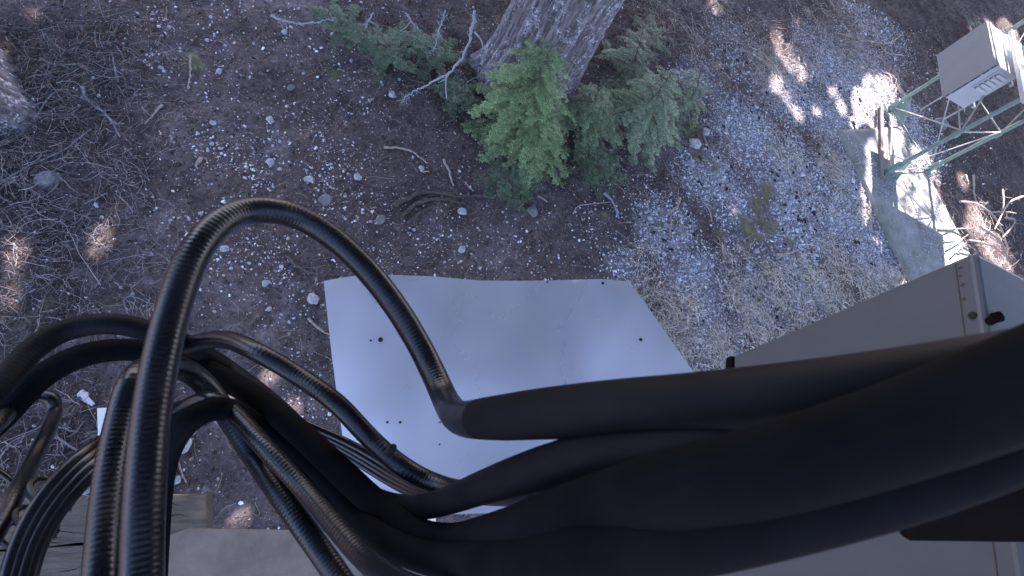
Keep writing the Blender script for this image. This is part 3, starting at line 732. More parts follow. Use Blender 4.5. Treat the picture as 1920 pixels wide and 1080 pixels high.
# ------------------------------------------------------------------ young hemlocks and shrubs
def needles_of(tw, density, nl, nw, colr_, flat=.25):
    "tw: list of (p0, p1, up) twig segments -> quads on both sides"
    P0 = np.array([t[0] for t in tw]); P1 = np.array([t[1] for t in tw]); n = len(tw)
    L = np.linalg.norm(P1 - P0, axis=1); cnt = np.maximum(2, (L / density).astype(int)); idx = np.repeat(np.arange(n), cnt * 2)
    t = np.concatenate([np.repeat(np.linspace(.02, 1, c), 2) for c in cnt]); side = np.tile([1, -1], len(idx) // 2)
    T = (P1 - P0) / L[:, None]; U = np.cross(T, np.array([0, 0, 1.0])); U /= np.linalg.norm(U, axis=1)[:, None] + 1e-9
    m = len(idx); b = P0[idx] + (P1 - P0)[idx] * t[:, None]
    d = U[idx] * side[:, None] + T[idx] * rng.uniform(.2, .7, (m, 1)) + np.stack([rng.normal(0, .2, m), rng.normal(0, .2, m), rng.normal(.05, flat, m)], -1)
    d /= np.linalg.norm(d, axis=1)[:, None]; ln = nl * rng.uniform(.7, 1.2, (m, 1)) * (1.15 - .5 * t[:, None] ** 3)
    sd = T[idx] * nw / 2
    V = np.stack([b - sd * .6, b + d * ln * .6 - sd + [0, 0, .0], b + d * ln, b + d * ln * .6 + sd], 1)
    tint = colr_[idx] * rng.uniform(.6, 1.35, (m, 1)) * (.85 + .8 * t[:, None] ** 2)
    return V.reshape(-1, 3), np.repeat(tint, 4, 0)

def hemlock(name, foot, apex, nb, lmax, label, colr_, density=.0075, seed=1, droop=.35, cat='sapling', bare=0.0, ang=None, nl=.021, low=.12, dens2=.034, stem=True):
    r = random.Random(seed); e = empty(name, foot, label, cat)
    foot = np.array(foot, float); apex = np.array(apex, float)
    S = smooth_path([foot, (foot * .5 + apex * .5) + np.array([r.gauss(0, .03), r.gauss(0, .03), 0]), apex], 8)
    if stem:
        b = MB(); b.tube(S, np.linspace(.014, .003, len(S)), 7); b.build('stem', M['root'], e)
    tw = []; cs = []
    for i in range(nb):
        t = low + (1 - low) * (i + .5) / nb
        q = S[min(len(S) - 1, int(t * (len(S) - 1)))] + (S[-1] - S[0]) * 0
        a = i * 2.4 + r.uniform(-.4, .4) if ang is None else r.uniform(*ang)
        L = lmax * (1 - t) ** .75 * r.uniform(.75, 1.1) + .06
        dr = np.array([math.cos(a), math.sin(a), .25]); ns = max(5, int(L / .05)); pts = [q]; dd = dr.copy()
        for s in range(ns):
            dd = dd + np.array([r.gauss(0, .07), r.gauss(0, .07), -droop * .35 + r.gauss(0, .03)]) * (1.0 if ns < 12 else .7); dn = dd / np.linalg.norm(dd)
            pts.append(pts[-1] + dn * L / ns)
        pts = np.array(pts); pts[:, 2] = np.maximum(pts[:, 2], ground_z(pts[:, 0], pts[:, 1]) + .03)
        wood = MB(); wood.tube(pts, np.linspace(.006, .0015, len(pts)) * (L / .8 + .3), 4); wood.build('branch', M['root'], e)
        c = colr_ * r.uniform(.75, 1.25)
        if r.random() < bare: continue
        # side twigs
        D = np.linalg.norm(np.diff(pts, axis=0), axis=1).sum(); k = int(D / dens2); 
        for j in range(k):
            u = (j + .6) / k; fi = u * (len(pts) - 1); i0 = min(int(fi), len(pts) - 2); p = pts[i0] + (pts[i0 + 1] - pts[i0]) * (fi - i0)
            T = pts[i0 + 1] - pts[i0]; T /= np.linalg.norm(T); sd = np.cross(T, [0, 0, 1]); sd /= np.linalg.norm(sd) + 1e-9
            sg = 1 if j % 2 else -1; ll = (.05 + .16 * L * (1 - u) ** .8) * r.uniform(.6, 1.25)
            if u < .12: ll *= .6
            d1 = T * .75 + sd * sg * .8 + np.array([0, 0, -.12 + r.gauss(0, .1)]); d1 /= np.linalg.norm(d1)
            p1 = p + d1 * ll; tw.append((p, p1)); cs.append(c * r.uniform(.8, 1.2))
            if ll > .07:
                for q_ in (.35, .65):
                    for s2 in (1, -1):
                        sd2 = np.cross(d1, [0, 0, 1]) * s2; d2 = d1 * .8 + sd2 * .7 + np.array([0, 0, r.gauss(-.05, .1)]); d2 /= np.linalg.norm(d2)
                        pp = p + d1 * ll * q_; tw.append((pp, pp + d2 * ll * .42)); cs.append(c * r.uniform(.8, 1.3))
        for s in range(len(pts) // 2, len(pts) - 1): tw.append((pts[s], pts[s + 1])); cs.append(c)
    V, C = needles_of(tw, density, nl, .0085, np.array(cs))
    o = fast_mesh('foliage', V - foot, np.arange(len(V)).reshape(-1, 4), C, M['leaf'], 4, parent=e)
    print(name, len(V) // 4)
    return e
g1 = np.array([.17, .235, .1]); g2 = np.array([.17, .215, .125]); g3 = np.array([.065, .1, .055])
f0 = P(975, 235); ap = P(1035, 82, 3.5)
hemlock('hemlock_sapling', f0, ap, 70, .98, 'bright green young hemlock standing in front of the massive trunk', g1, seed=3)
hemlock('hemlock_sapling', P(985, 290), P(1020, 200, 4.15), 52, .85, 'lower bright green hemlock sapling reaching down from the trunk foot', g1 * .92, seed=4)
hemlock('hemlock_sapling', P(1195, 235), P(1260, 135, 4.0), 54, .95, 'bluish green hemlock sapling right of the trunk beside the gravel', g2, seed=5)
hemlock('hemlock_sapling', P(1170, 150), P(1205, 60, 4.2), 34, .8, 'sparse hemlock sapling behind the bluish one, right of the trunk', g2 * .75, seed=6, bare=.15)
hemlock('hemlock_sapling', P(950, 350), P(953, 335, 4.7), 30, .5, 'low sparse hemlock seedling above the aluminium roof, below the saplings', g3 * 1.35, seed=7, droop=.1, bare=.1, dens2=.05)
hemlock('hemlock_sapling', P(1120, 330), P(1125, 315, 4.7), 30, .5, 'low feathery hemlock seedling between gravel and trunk', g3 * 1.4, seed=8, droop=.1, bare=.1, dens2=.05)
hemlock('hemlock_sapling', P(1085, 250), P(1125, 165, 4.25), 44, .8, 'hemlock sapling filling the gap between the bright green and the bluish one', (g1 + g2) / 2 * .85, seed=21)
hemlock('hemlock_sapling', P(1275, 205), P(1315, 130, 4.3), 30, .7, 'rightmost feathery hemlock sapling reaching over the gravel edge', g2 * .9, seed=23, bare=.15)
hemlock('low_shrub', P(725, 105), P(728, 85, 4.65), 24, .55, 'dark green low shrub under the dead twigs at the top edge', g3 * 1.25, seed=9, droop=.1, cat='shrub')
hemlock('low_shrub', P(812, 100), P(818, 80, 4.6), 26, .55, 'dark drooping shrub beside the forked dead branch', g3 * 1.2, seed=10, droop=.15, cat='shrub')
hemlock('low_shrub', P(640, 60), P(642, 45, 4.7), 18, .5, 'leftmost of the dark shrubs along the top edge', g3 * 1.25, seed=11, droop=.1, cat='shrub', bare=.1)
hemlock('low_shrub', P(865, 190), P(868, 175, 4.72), 18, .42, 'dark sparse shrub in the gloom left of the trunk foot', g3 * 1.1, seed=12, droop=.1, cat='shrub')
hemlock('low_shrub', P(1215, 75), P(1220, 60, 4.6), 20, .5, 'grey green shrub at the top edge right of the massive trunk', g2 * .7, seed=13, droop=.12, cat='shrub', bare=.1)
hemlock('low_shrub', P(1830, 62), P(1832, 50, 4.5), 14, .5, 'sunlit leafy shrub behind the enclosure on the tower', np.array([.09, .11, .04]), seed=14, droop=.05, cat='shrub')

# brambles at right behind the grey cabinet
e = empty('bramble', P(1880, 500), 'sunlit arching bramble canes above the corner of the grey cabinet', 'bramble')
for pts_, hh, w in (([(1800, 378), (1830, 382), (1860, 402), (1878, 430), (1890, 470)], 4.5, 5), ([(1918, 368), (1895, 378), (1880, 400), (1865, 430)], 4.4, 4), ([(1838, 425), (1862, 440), (1880, 460), (1890, 490)], 4.6, 6),
                 ([(1860, 398), (1885, 397), (1905, 400)], 4.5, 3), ([(1885, 408), (1902, 412), (1898, 425), (1880, 445)], 4.4, 4), ([(1770, 440), (1790, 430), (1815, 428)], 4.7, 4), ([(1782, 460), (1800, 450), (1815, 440)], 4.8, 3),
                 ([(1880, 355), (1882, 380), (1878, 400)], 4.5, 3), ([(1815, 450), (1845, 455), (1870, 468), (1885, 480)], 4.7, 4), ([(1790, 475), (1805, 460), (1812, 455)], 4.8, 3)):
    q = [P(a, b, hh) for a, b in pts_]; w_ = smooth_path(q, 6); b = MB(); _, _, zc = proj(w_.mean(0)); b.tube(w_, w * zc / F / 2 * np.linspace(1, .5, len(w_)), 6)
    for i in range(1, len(w_), 2):
        dr = np.array([random.gauss(0, 1), random.gauss(0, 1), random.gauss(0, .6)]); dr /= np.linalg.norm(dr); b.tube([w_[i], w_[i] + dr * .05, w_[i] + dr * .1 + np.array([0, 0, .02])], .003, 3)
    b.build('cane', M['stick'], e)

# ------------------------------------------------------------------ tower pad, beam, tower and its enclosure
pa = P(1565, 250); ax1 = P(1690, 500) - pa; ax1[2] = 0; L1 = 3.3; ax1 /= np.linalg.norm(ax1)
ax2 = np.array([-ax1[1], ax1[0], 0]); L2 = 1.75
pc = pa + ax1 * L1 / 2 + ax2 * L2 / 2
def slab_mesh(c, L, W, z0, z1, a1, a2, name, mat, nu=60, nv=30, rag=.005, amp=.004, seed=2, **kw):
    us = np.linspace(-.5, .5, nu); vs2 = np.linspace(-.5, .5, nv); U_, V_ = np.meshgrid(us, vs2)
    edge = np.maximum(np.abs(U_) * L - (L / 2 - .05), np.abs(V_) * W - (W / 2 - .05)).clip(0, .05)
    wob = (fbm(U_ * 30 + 5, V_ * 30 + 5, 1, 3, seed) - .5) * rag * 2
    X = c[0] + a1[0] * (U_ * L * (1 + wob * .3)) + a2[0] * V_ * W * (1 + wob); Y = c[1] + a1[1] * (U_ * L * (1 + wob * .3)) + a2[1] * V_ * W * (1 + wob)
    Z = z1 + (fbm(U_ * L, V_ * W, 4, 4, seed + 3) - .5) * amp * 2 - (edge / .05) ** 3 * .02
    Vt = np.stack([X, Y, Z], -1).reshape(-1, 3); ring = [i for i in range(nu)] + [j * nu + nu - 1 for j in range(1, nv)] + [(nv - 1) * nu + i for i in range(nu - 2, -1, -1)] + [j * nu for j in range(nv - 2, 0, -1)]
    f = [(j * nu + i, j * nu + i + 1, (j + 1) * nu + i + 1, (j + 1) * nu + i) for j in range(nv - 1) for i in range(nu - 1)]
    lowv = Vt[ring].copy(); lowv[:, 2] = z0; n0 = len(Vt); m = len(ring)
    f += [(ring[i], n0 + i, n0 + (i + 1) % m, ring[(i + 1) % m]) for i in range(m)]
    b = MB(); b.add(np.vstack([Vt, lowv]), f); return b.build(name, mat, None, **kw)
M['concrete'] = material('mossy_concrete', (.29, .285, .27), .9, var=.4, vscale=4, bump=.45, bscale=40, base2=(.14, .145, .12), spec=.2)
slab_mesh(pc, L1, L2, -.15, .11, ax1, ax2, 'concrete_pad', M['concrete'], label='mossy concrete pad under the lattice tower', kind='structure')
xs = rng.uniform(-.5, .5, 16000); ys = rng.uniform(-.5, .5, 16000); kk = rng.random(16000) < np.clip((fbm(xs * 6 + 9, ys * 6 + 9, 1, 2, 8) - .5) * 4 + np.clip(np.abs(ys) - .36, 0, 1) * 4, .03, 1) * .7; xs = xs[kk]; ys = ys[kk]
wx = pc[0] + ax1[0] * xs * L1 * .97 + ax2[0] * ys * L2 * .95; wy = pc[1] + ax1[1] * xs * L1 * .97 + ax2[1] * ys * L2 * .95
stones('pad_gravel', wx, wy, rng.uniform(.006, .014, len(wx)), stone_colors(len(wx), .2, .5), 'loose grit lying on the concrete pad', OCT, OCTF, zoff=np.full(len(wx), .118))
# steel beam along the pad
def beam(p0, p1, w, h, name, mat, **kw):
    d = np.array(p1) - np.array(p0); L = np.linalg.norm(d); a = d / L; s = np.cross([0, 0, 1], a); s /= np.linalg.norm(s); u = np.cross(a, s); c = (np.array(p0) + np.array(p1)) / 2
    b = MB(); b.box(c, (L, w, h * .12), (a, s, u)); b.box(c + u * h * .88, (L, w, h * .12), (a, s, u)); b.box(c + u * h * .44, (L - .01, w * .14, h * .76 - .004), (a, s, u)); return b.build(name, mat, **kw)
beam(P(1647, 200, 4.9), P(1648, 334, 4.9), .06, .07, 'steel_beam', M['rust'], parent=None, label='rusty steel channel lying across the concrete pad at the tower foot', cat='steel beam')

tw_ = empty('lattice_tower', ((TA + TB + TC) / 3) * np.array([1, 1, 0]) + np.array([0, 0, .1]), 'green three legged lattice tower rising at the right edge', 'lattice tower')
TOPZ = 4.6
legs = [np.array([T_[0], T_[1], 0]) for T_ in (TA, TB, TC)]
for Lg in legs:
    b = MB(); b.cyl(Lg + [0, 0, .08], Lg + [0, 0, TOPZ], .032, 14); lo_ = b.build('leg', M['tower'], tw_, smooth=False)
    b = MB(); b.cyl(Lg + [0, 0, .12], Lg + [0, 0, .34], .055, 14); b.box(Lg + [0, 0, .125], (.2, .2, .02))
    for i in range(4): b.cyl(Lg + [(.07 if i % 2 else -.07), (.07 if i > 1 else -.07), .13], Lg + [(.07 if i % 2 else -.07), (.07 if i > 1 else -.07), .19], .011, 6)
    b.build('foot_socket', M['tower'], tw_)
for zc_ in (1.0, 2.05, 3.1, 4.15):
    for Lg in legs:
        b = MB(); b.cyl(Lg + [0, 0, zc_ + .13], Lg + [0, 0, zc_ + .2], .047, 14); b.build('sleeve', M['tower'], tw_)
bay = 1.05
for fi in range(3):
    A_, B_ = legs[fi], legs[(fi + 1) % 3]
    z = .2; k = 0
    while z < TOPZ - .2:
        z2 = min(z + bay, TOPZ)
        d_ = (B_ - A_) / np.linalg.norm(B_ - A_)
        p0, p1 = (A_, B_) if k % 2 == 0 else (B_, A_); sgn = 1 if k % 2 == 0 else -1
        b = MB(); b.cyl(p0 + d_ * sgn * .034 + [0, 0, z], p1 - d_ * sgn * .034 + [0, 0, z2 - .02], .0105, 8); b.build('brace', M['brace'], tw_)
        if True:
            b = MB(); b.cyl(A_ + d_ * .034 + [0, 0, z - .03], B_ - d_ * .034 + [0, 0, z - .03], .0105, 8); b.build('brace', M['brace'], tw_)
        z = z2; k += 1
# triangular gusset plates at the foot
for A_, B_ in ((legs[0], legs[2]), (legs[1], legs[2])):
    d_ = (B_ - A_); d_ /= np.linalg.norm(d_); n_ = np.cross(d_, [0, 0, 1]); t = .008; q = [A_ + d_ * .05 + [0, 0, .14], A_ + d_ * .42 + [0, 0, .14], A_ + d_ * .05 + [0, 0, .5]]
    b = MB(); v = [p - n_ * t / 2 for p in q] + [p + n_ * t / 2 for p in q]; b.add(v, [(0, 1, 2), (5, 4, 3), (0, 3, 4, 1), (1, 4, 5, 2), (2, 5, 3, 0)]); b.build('gusset', M['tower'], tw_)

# enclosure: corner d (front bottom), widths from the photograph
hb = 3.72
cd = P(1768, 180, hb); ca = P(1757, 103, hb); ce = P(1801, 216, hb)
wv = ca - cd; Wd = np.linalg.norm(wv); wv /= Wd
dv = np.array([wv[1], -wv[0], 0]); Dp = .44
rt = np.hypot(cd[0], cd[1]); H_ = hb - rt / 3.23
en = empty('equipment_enclosure', cd, 'pale grey louvred steel enclosure clamped to the lattice tower', 'enclosure')
cc_ = cd + wv * Wd / 2 + dv * (.05 + (Dp - .05) / 2) + np.array([0, 0, H_ / 2])
b = MB(); b.box(cc_, (Wd, Dp - .055, H_), (wv, dv, (0, 0, 1)), .004); body = b.build('body', M['box_paint'], en)
b = MB(); b.box(cd + wv * Wd / 2 + dv * .012 + np.array([0, 0, H_ / 2 + .0]), (Wd + .012, .03, H_ + .02), (wv, dv, (0, 0, 1)), .006); b.build('door', M['door_paint'], en)
b = MB(); b.box(cd + wv * Wd / 2 + dv * .04 + np.array([0, 0, H_ / 2]), (Wd - .016, .026, H_ - .02), (wv, dv, (0, 0, 1))); b.build('door_seal', M['screw'], en)
b = MB(); b.box(cd + wv * Wd / 2 + dv * .06 + np.array([0, 0, H_ + .008]), (Wd + .01, .022, .014), (wv, dv, (0, 0, 1))); b.build('rain_lip', M['galv'], en)
sd0 = cd - wv * .004
b = MB(); b.box(cd - wv * .006 + dv * (Dp * .58) + np.array([0, 0, H_ * .69]), (.01, Dp * .56, H_ * .52), (wv, dv, (0, 0, 1)), .002); b.build('louvre_panel', M['box_paint'], en)
for i in range(5):
    zc0 = H_ * (.5 + .095 * i); c = cd - wv * .022 + dv * (Dp * .58) + np.array([0, 0, zc0]); b = MB()
    hw = Dp * .2; prof = [(-.014, -.012), (.03, -.02), (.022, .02)]
    v = [c + dv * s_ * hw + wv * -x_ + np.array([0, 0, z_]) for s_ in (-1, 1) for x_, z_ in prof]
    b.add(v, [(0, 1, 2), (5, 4, 3), (0, 3, 4, 1), (1, 4, 5, 2), (2, 5, 3, 0)]); b.build('louvre', M['box_paint'], en); b = MB(); b.box(cd - wv * .012 + dv * (Dp * .58) + np.array([0, 0, zc0 - .024]), (.004, Dp * .4, .016), (wv, dv, (0, 0, 1))); b.build('slot_shade', M['screw'], en)  # dark strip standing in for the shade inside the louvre opening
for zz in (.08, H_ * .5, H_ - .08, H_ * .72):
    b = MB(); b.cyl(cd - wv * .0 + dv * .04 + np.array([0, 0, zz]) - wv * .012, cd + dv * .04 + np.array([0, 0, zz]) + wv * .02, .014, 10); b.build('latch', M['galv'], en)
b = MB()
for zz in (.1, H_ - .1): b.box(cd + wv * Wd / 2 + dv * (Dp + .03) + np.array([0, 0, zz]), (Wd * 1.1, .04, .04), (wv, dv, (0, 0, 1)))
b.build('mounting_rail', M['galv'], en)
b = MB(); b.cyl(cd + dv * Dp + np.array([0, 0, -.28]) + wv * .02, cd + dv * Dp + wv * .02, .014, 8); b.build('conduit', M['galv'], en); b = MB(); b.cyl(cd + dv * Dp * .6 + np.array([0, 0, -.5]) + wv * .3, cd + dv * Dp * .6 + wv * .3, .012, 8); b.build('conduit', M['galv'], en)
# plywood platform above, beyond the enclosure
pl0 = P(1897, 72, 2.95); pl1 = P(1918, 186, 2.95); dd_ = pl0 - pl1; Lp = np.linalg.norm(dd_); dd_ /= Lp; pe = np.array([dd_[1], -dd_[0], 0])
M['ply'] = bpy.data.materials.new('grained_plywood'); M['ply'].use_nodes = True
N = M['ply'].node_tree.nodes; L = M['ply'].node_tree.links; tc = N.new('ShaderNodeTexCoord'); wv_ = N.new('ShaderNodeTexWave'); wv_.inputs['Scale'].default_value = 6; wv_.inputs['Distortion'].default_value = 9; wv_.inputs['Detail'].default_value = 3; wv_.inputs['Detail Scale'].default_value = 1.2
cr = N.new('ShaderNodeMix'); cr.data_type = 'RGBA'; cr.inputs[6].default_value = (.36, .31, .27, 1); cr.inputs[7].default_value = (.56, .52, .48, 1)
L.new(tc.outputs['Object'], wv_.inputs['Vector']); L.new(wv_.outputs['Fac'], cr.inputs[0]); L.new(cr.outputs[2], N['Principled BSDF'].inputs['Base Color']); N['Principled BSDF'].inputs['Roughness'].default_value = .7
b = MB(); b.box((pl0 + pl1) / 2 + pe * .62 + dd_ * .02, (Lp * .98, 1.2, .018), (dd_, pe, (0, 0, 1))); b.build('plywood_panel', M['ply'], None, label='grained plywood panel fixed across the tower, cut by the right edge', cat='panel')
b = MB(); q0 = pl1 - dd_ * .1; q1 = pl0 + dd_ * .12; b.box((q0 + q1) / 2 - pe * .03 + np.array([0, 0, .02]), (np.linalg.norm(q1 - q0), .05, .05), (dd_, pe, (0, 0, 1)), .004)
b.build('support_rail', M['galv'], None, label='pale steel rail along the edge of the plywood panel', cat='rail')

# ------------------------------------------------------------------ aluminium roof over the ground cabinet
hp = 3.0
corn = [(607, 521), (640, 517), (680, 514), (740, 516), (900, 524), (1040, 525), (1130, 524), (1175, 528), (1190, 543), (1240, 612), (1300, 698), (1400, 833), (1470, 930), (1440, 958), (1200, 961), (890, 963), (678, 973), (664, 962), (640, 800), (622, 660)]
top = [P(a, b_, hp) for a, b_ in corn]
cx = np.mean(top, 0)
sh = empty('ground_shelter', (cx[0], cx[1], 0), 'low ground shelter under a bare aluminium sheet roof, centre', 'shelter')
# sheet: fine grid clipped to the outline would be heavy; rings toward the centre give gentle dents
_f0, _f1 = P(700, 514, hp), P(690, 970, hp); _fd = (_f1 - _f0)[:2] / np.linalg.norm((_f1 - _f0)[:2])
def sheet_z(x, y):
    side = (x - _f0[0]) * -_fd[1] + (y - _f0[1]) * _fd[0]
    side = side if ((cx[0] - _f0[0]) * -_fd[1] + (cx[1] - _f0[1]) * _fd[0]) < 0 else -side
    return (fbm(x * 1.0, y * 1.0, 1.7, 2, 3) - .5) * .06 - np.clip(side, 0, 1) * .16 + .01 * np.sin(x * 4 + y)
b = MB(); nr = 14; n = len(top)
fine = []
for i in range(n):
    for t in np.linspace(0, 1, 6, endpoint=False): fine.append(top[i] * (1 - t) + top[(i + 1) % n] * t)
fine = np.array(fine); m = len(fine); rings = []
for k in range(nr):
    s_ = 1 - k / nr; q = cx + (fine - cx) * s_; q = q.copy()
    q[:, 2] += sheet_z(q[:, 0], q[:, 1])
    rings.append(q)
V = np.concatenate(rings + [cx[None] + np.array([[0, 0, .002]])]); f = []
for k in range(nr - 1):
    for i in range(m): j = (i + 1) % m; f.append((k * m + i, (k + 1) * m + i, (k + 1) * m + j, k * m + j))
for i in range(m): f.append(((nr - 1) * m + i, nr * m, (nr - 1) * m + (i + 1) % m))
b.add(V, f)
low = rings[0].copy(); low[:, 2] -= .006; f = [(i, m + i, m + (i + 1) % m, (i + 1) % m) for i in range(m)]; f.append(tuple(m + i for i in range(m)))
b.add(np.concatenate([rings[0], low]), f); roof = b.build('roof_sheet', M['alu'], sh, smooth=False)
for p in roof.data.polygons[:m * nr]: p.use_smooth = True
def on_sheet(px, py):
    q = P(px, py, hp); q[2] += float(sheet_z(np.array([q[0]]), np.array([q[1]]))[0]); return q
for (a, b_, r) in [(681, 519, 3), (1129, 532, 3.4), (1027, 529, 2), (713, 638, 4.5), (695, 639, 2), (1201, 637, 4), (726, 792, 2.2), (750, 792, 2.4), (825, 833, 1.6), (1041, 828, 2), (825, 792, 1.6)]:
    q = on_sheet(a, b_); rr = r * 3.3 / F * .9
    b = MB(); b.cyl(q + [0, 0, -.002], q + [0, 0, .005], rr, 8); b.cyl(q + [0, 0, .005], q + [0, 0, .009], rr * .55, 6); b.build('screw', M['screw'], sh)
for (a, b_, a2, b2) in ((905, 868, 912, 876), (1080, 690, 1084, 705), (860, 600, 872, 603), (980, 655, 990, 650), (760, 720, 766, 731), (1120, 600, 1128, 596), (700, 560, 708, 564), (1180, 655, 1189, 659), (890, 560, 896, 555)):
    q0 = on_sheet(a, b_) + [0, 0, .004]; q1 = on_sheet(a2, b2) + [0, 0, .006]; b = MB(); b.tube([q0, (q0 + q1) / 2 + [0, 0, .002], q1], .0018, 4)
    b.build('fallen_needle', M['stick'], None, label='dry needle lying on the bare aluminium roof', cat='needle', group='dry needles fallen on the aluminium roof')
# body, feet
bl = P(690, 575, hp); br = P(1215, 690, hp)
b = MB(); b.box((cx[0], cx[1], 1.25), (1.55, .75, 1.3), None, .01); b.build('shelter_body', M['galv'], sh)
for sx in (-.7, .7):
    for sy in (-.32, .32):
        b = MB(); b.box((cx[0] + sx, cx[1] + sy, .3), (.06, .06, .6)); b.build('foot', M['galv'], sh)
b = MB()
for sy in (-.3, .3): b.box((cx[0], cx[1] + sy, 1.94), (1.6, .04, .05))
b.build('roof_bearer', M['galv'], sh)

# ------------------------------------------------------------------ timber wall, tan board, white board
def poly_prism(pxs, h, th, name, mat, parent=None, jig=0.0, **kw):
    q = np.array([P(a, b_, h) for a, b_ in pxs]); n = len(q); lo = q.copy(); lo[:, 2] -= th
    b = MB(); b.add(np.vstack([q, lo]), [tuple(range(n))[::-1] if _ccw(q) < 0 else tuple(range(n)), tuple(n + i for i in range(n))[::-1]] + [(i, n + i, n + (i + 1) % n, (i + 1) % n) for i in range(n)]); return b.build(name, mat, parent, **kw)
def _ccw(q): return sum(q[i][0] * q[(i + 1) % len(q)][1] - q[(i + 1) % len(q)][0] * q[i][1] for i in range(len(q)))
tb = empty('timber_wall', P(200, 1000), 'stack of cracked weathered grey timbers in the lower left corner', 'timber wall')
def timber(p0, p1, p2, p3, h, th, par=None):
    "timber between two long edges with a wavering, split edge"
    n = 22; e0 = [P(p0[0] + (p1[0] - p0[0]) * t, p0[1] + (p1[1] - p0[1]) * t, h) for t in np.linspace(0, 1, n)]; e1 = [P(p3[0] + (p2[0] - p3[0]) * t, p3[1] + (p2[1] - p3[1]) * t, h) for t in np.linspace(0, 1, n)]
    rows = []
    for j in range(6):
        s_ = j / 5; row = []
        for i in range(n):
            q = e0[i] * (1 - s_) + e1[i] * s_; w = random.gauss(0, .0022); q = q + np.array([0, w if j in (0, 5) else 0, -.006 if j in (0, 5) else random.gauss(0, .0012)]); row.append(q)
        rows.append(row)
    V = np.array(rows).reshape(-1, 3); f = [(j * n + i, (j + 1) * n + i, (j + 1) * n + i + 1, j * n + i + 1) for j in range(5) for i in range(n - 1)]
    ring = [i for i in range(n)] + [j * n + n - 1 for j in range(1, 6)] + [5 * n + i for i in range(n - 2, -1, -1)] + [j * n for j in range(4, 0, -1)]
    low = V[ring].copy(); low[:, 2] -= th; n0 = len(V); m = len(ring)
    f += [(ring[i], ring[(i + 1) % m], n0 + (i + 1) % m, n0 + i) for i in range(m)]; f.append(tuple(n0 + i for i in range(m))[::-1])
    b = MB(); b.add(np.vstack([V, low]), f); return b.build('timber', M['wood'], tb)
timber((-120, 938), (385, 927), (388, 1000), (-120, 1040), 4.1, .25)
timber((-120, 1044), (388, 1004), (370, 1120), (-120, 1160), 4.105, .25)
for pts_ in ([(305, 966), (320, 967), (336, 965), (352, 969)], [(104, 996), (125, 998), (160, 1000)], [(84, 1019), (98, 1018), (116, 1020)], [(20, 1000), (60, 990), (84, 992)], [(105, 1074), (130, 1070), (160, 1060)], [(230, 946), (300, 943), (345, 948)]):
    q = smooth_path([P(a, b_, 4.092) for a, b_ in pts_], 5); q[1:-1, :2] += np.array([[random.gauss(0, .0015), random.gauss(0, .0025)] for _ in q[1:-1]])
    b = MB(); b.tube(q, .0022 * np.sin(np.linspace(.3, 2.8, len(q))), 4); b.build('split', M['dark_wood'], tb)
poly_prism([(352, 991), (420, 993), (560, 995), (720, 999), (820, 1001), (830, 1150), (150, 1150), (225, 1045), (304, 1009)], 3.4, .05, 'tan_board', M['slab'], None, label='tan painted board with dappled light below the cables', cat='board')
poly_prism([(182, 765), (300, 761), (316, 766), (300, 925), (206, 930), (184, 830)], 4.86, .03, 'white_board', M['white'], None, label='upright edged white board behind the vertical cables', cat='board')

# ------------------------------------------------------------------ grey cabinet on the right
ht, hbm = .62, 1.44
A0 = P(1828, 470, ht); B0 = P(1358, 674, hbm)
u_ = P(1909, 1005, ht) - A0; Lc = 1.25; u_ /= np.linalg.norm(u_); v_ = np.cross(u_, [0, 0, 1]); v_ = v_ if v_[0] > 0 else -v_
cb = empty('grey_cabinet', (A0[0], A0[1], CAM_Z - hbm), 'large plain grey metal cabinet beside the camera, lower right', 'cabinet')
C1 = A0 + u_ * Lc; off = B0 - A0
# top corners and bottom corners, edges rounded by a bevel modifier-free chamfer
W_ = .7
tc4 = [A0, C1, C1 + v_ * W_, A0 + v_ * W_]; u2 = u_.copy(); v2 = np.cross(u2, [0, 0, 1]); v2 = v2 if v2[0] > 0 else -v2
bc4 = [B0, B0 + u2 * Lc, B0 + u2 * Lc + v2 * W_, B0 + v2 * W_]
import bmesh
bm = bmesh.new(); vv = [bm.verts.new(Vector(p - np.array(cb.location))) for p in tc4 + bc4]
for q in ((0, 1, 2, 3), (7, 6, 5, 4), (0, 4, 5, 1), (1, 5, 6, 2), (2, 6, 7, 3), (3, 7, 4, 0)): bm.faces.new([vv[i] for i in q])
bmesh.ops.recalc_face_normals(bm, faces=bm.faces); bmesh.ops.bevel(bm, geom=list(bm.edges), offset=.012, segments=3, affect='EDGES', profile=.5)
me = bpy.data.meshes.new('body'); bm.to_mesh(me); bm.free(); me.materials.append(M['cabinet']); o = bpy.data.objects.new('body', me); link(o, cb)
nrm = -v_
def on_face(s, t, out=.0):  # s along u (metres from corner), t fraction down
    a = A0 * (1 - t) + B0 * t; uu = u_ * (1 - t) + u2 * t; return a + uu * s + nrm * out
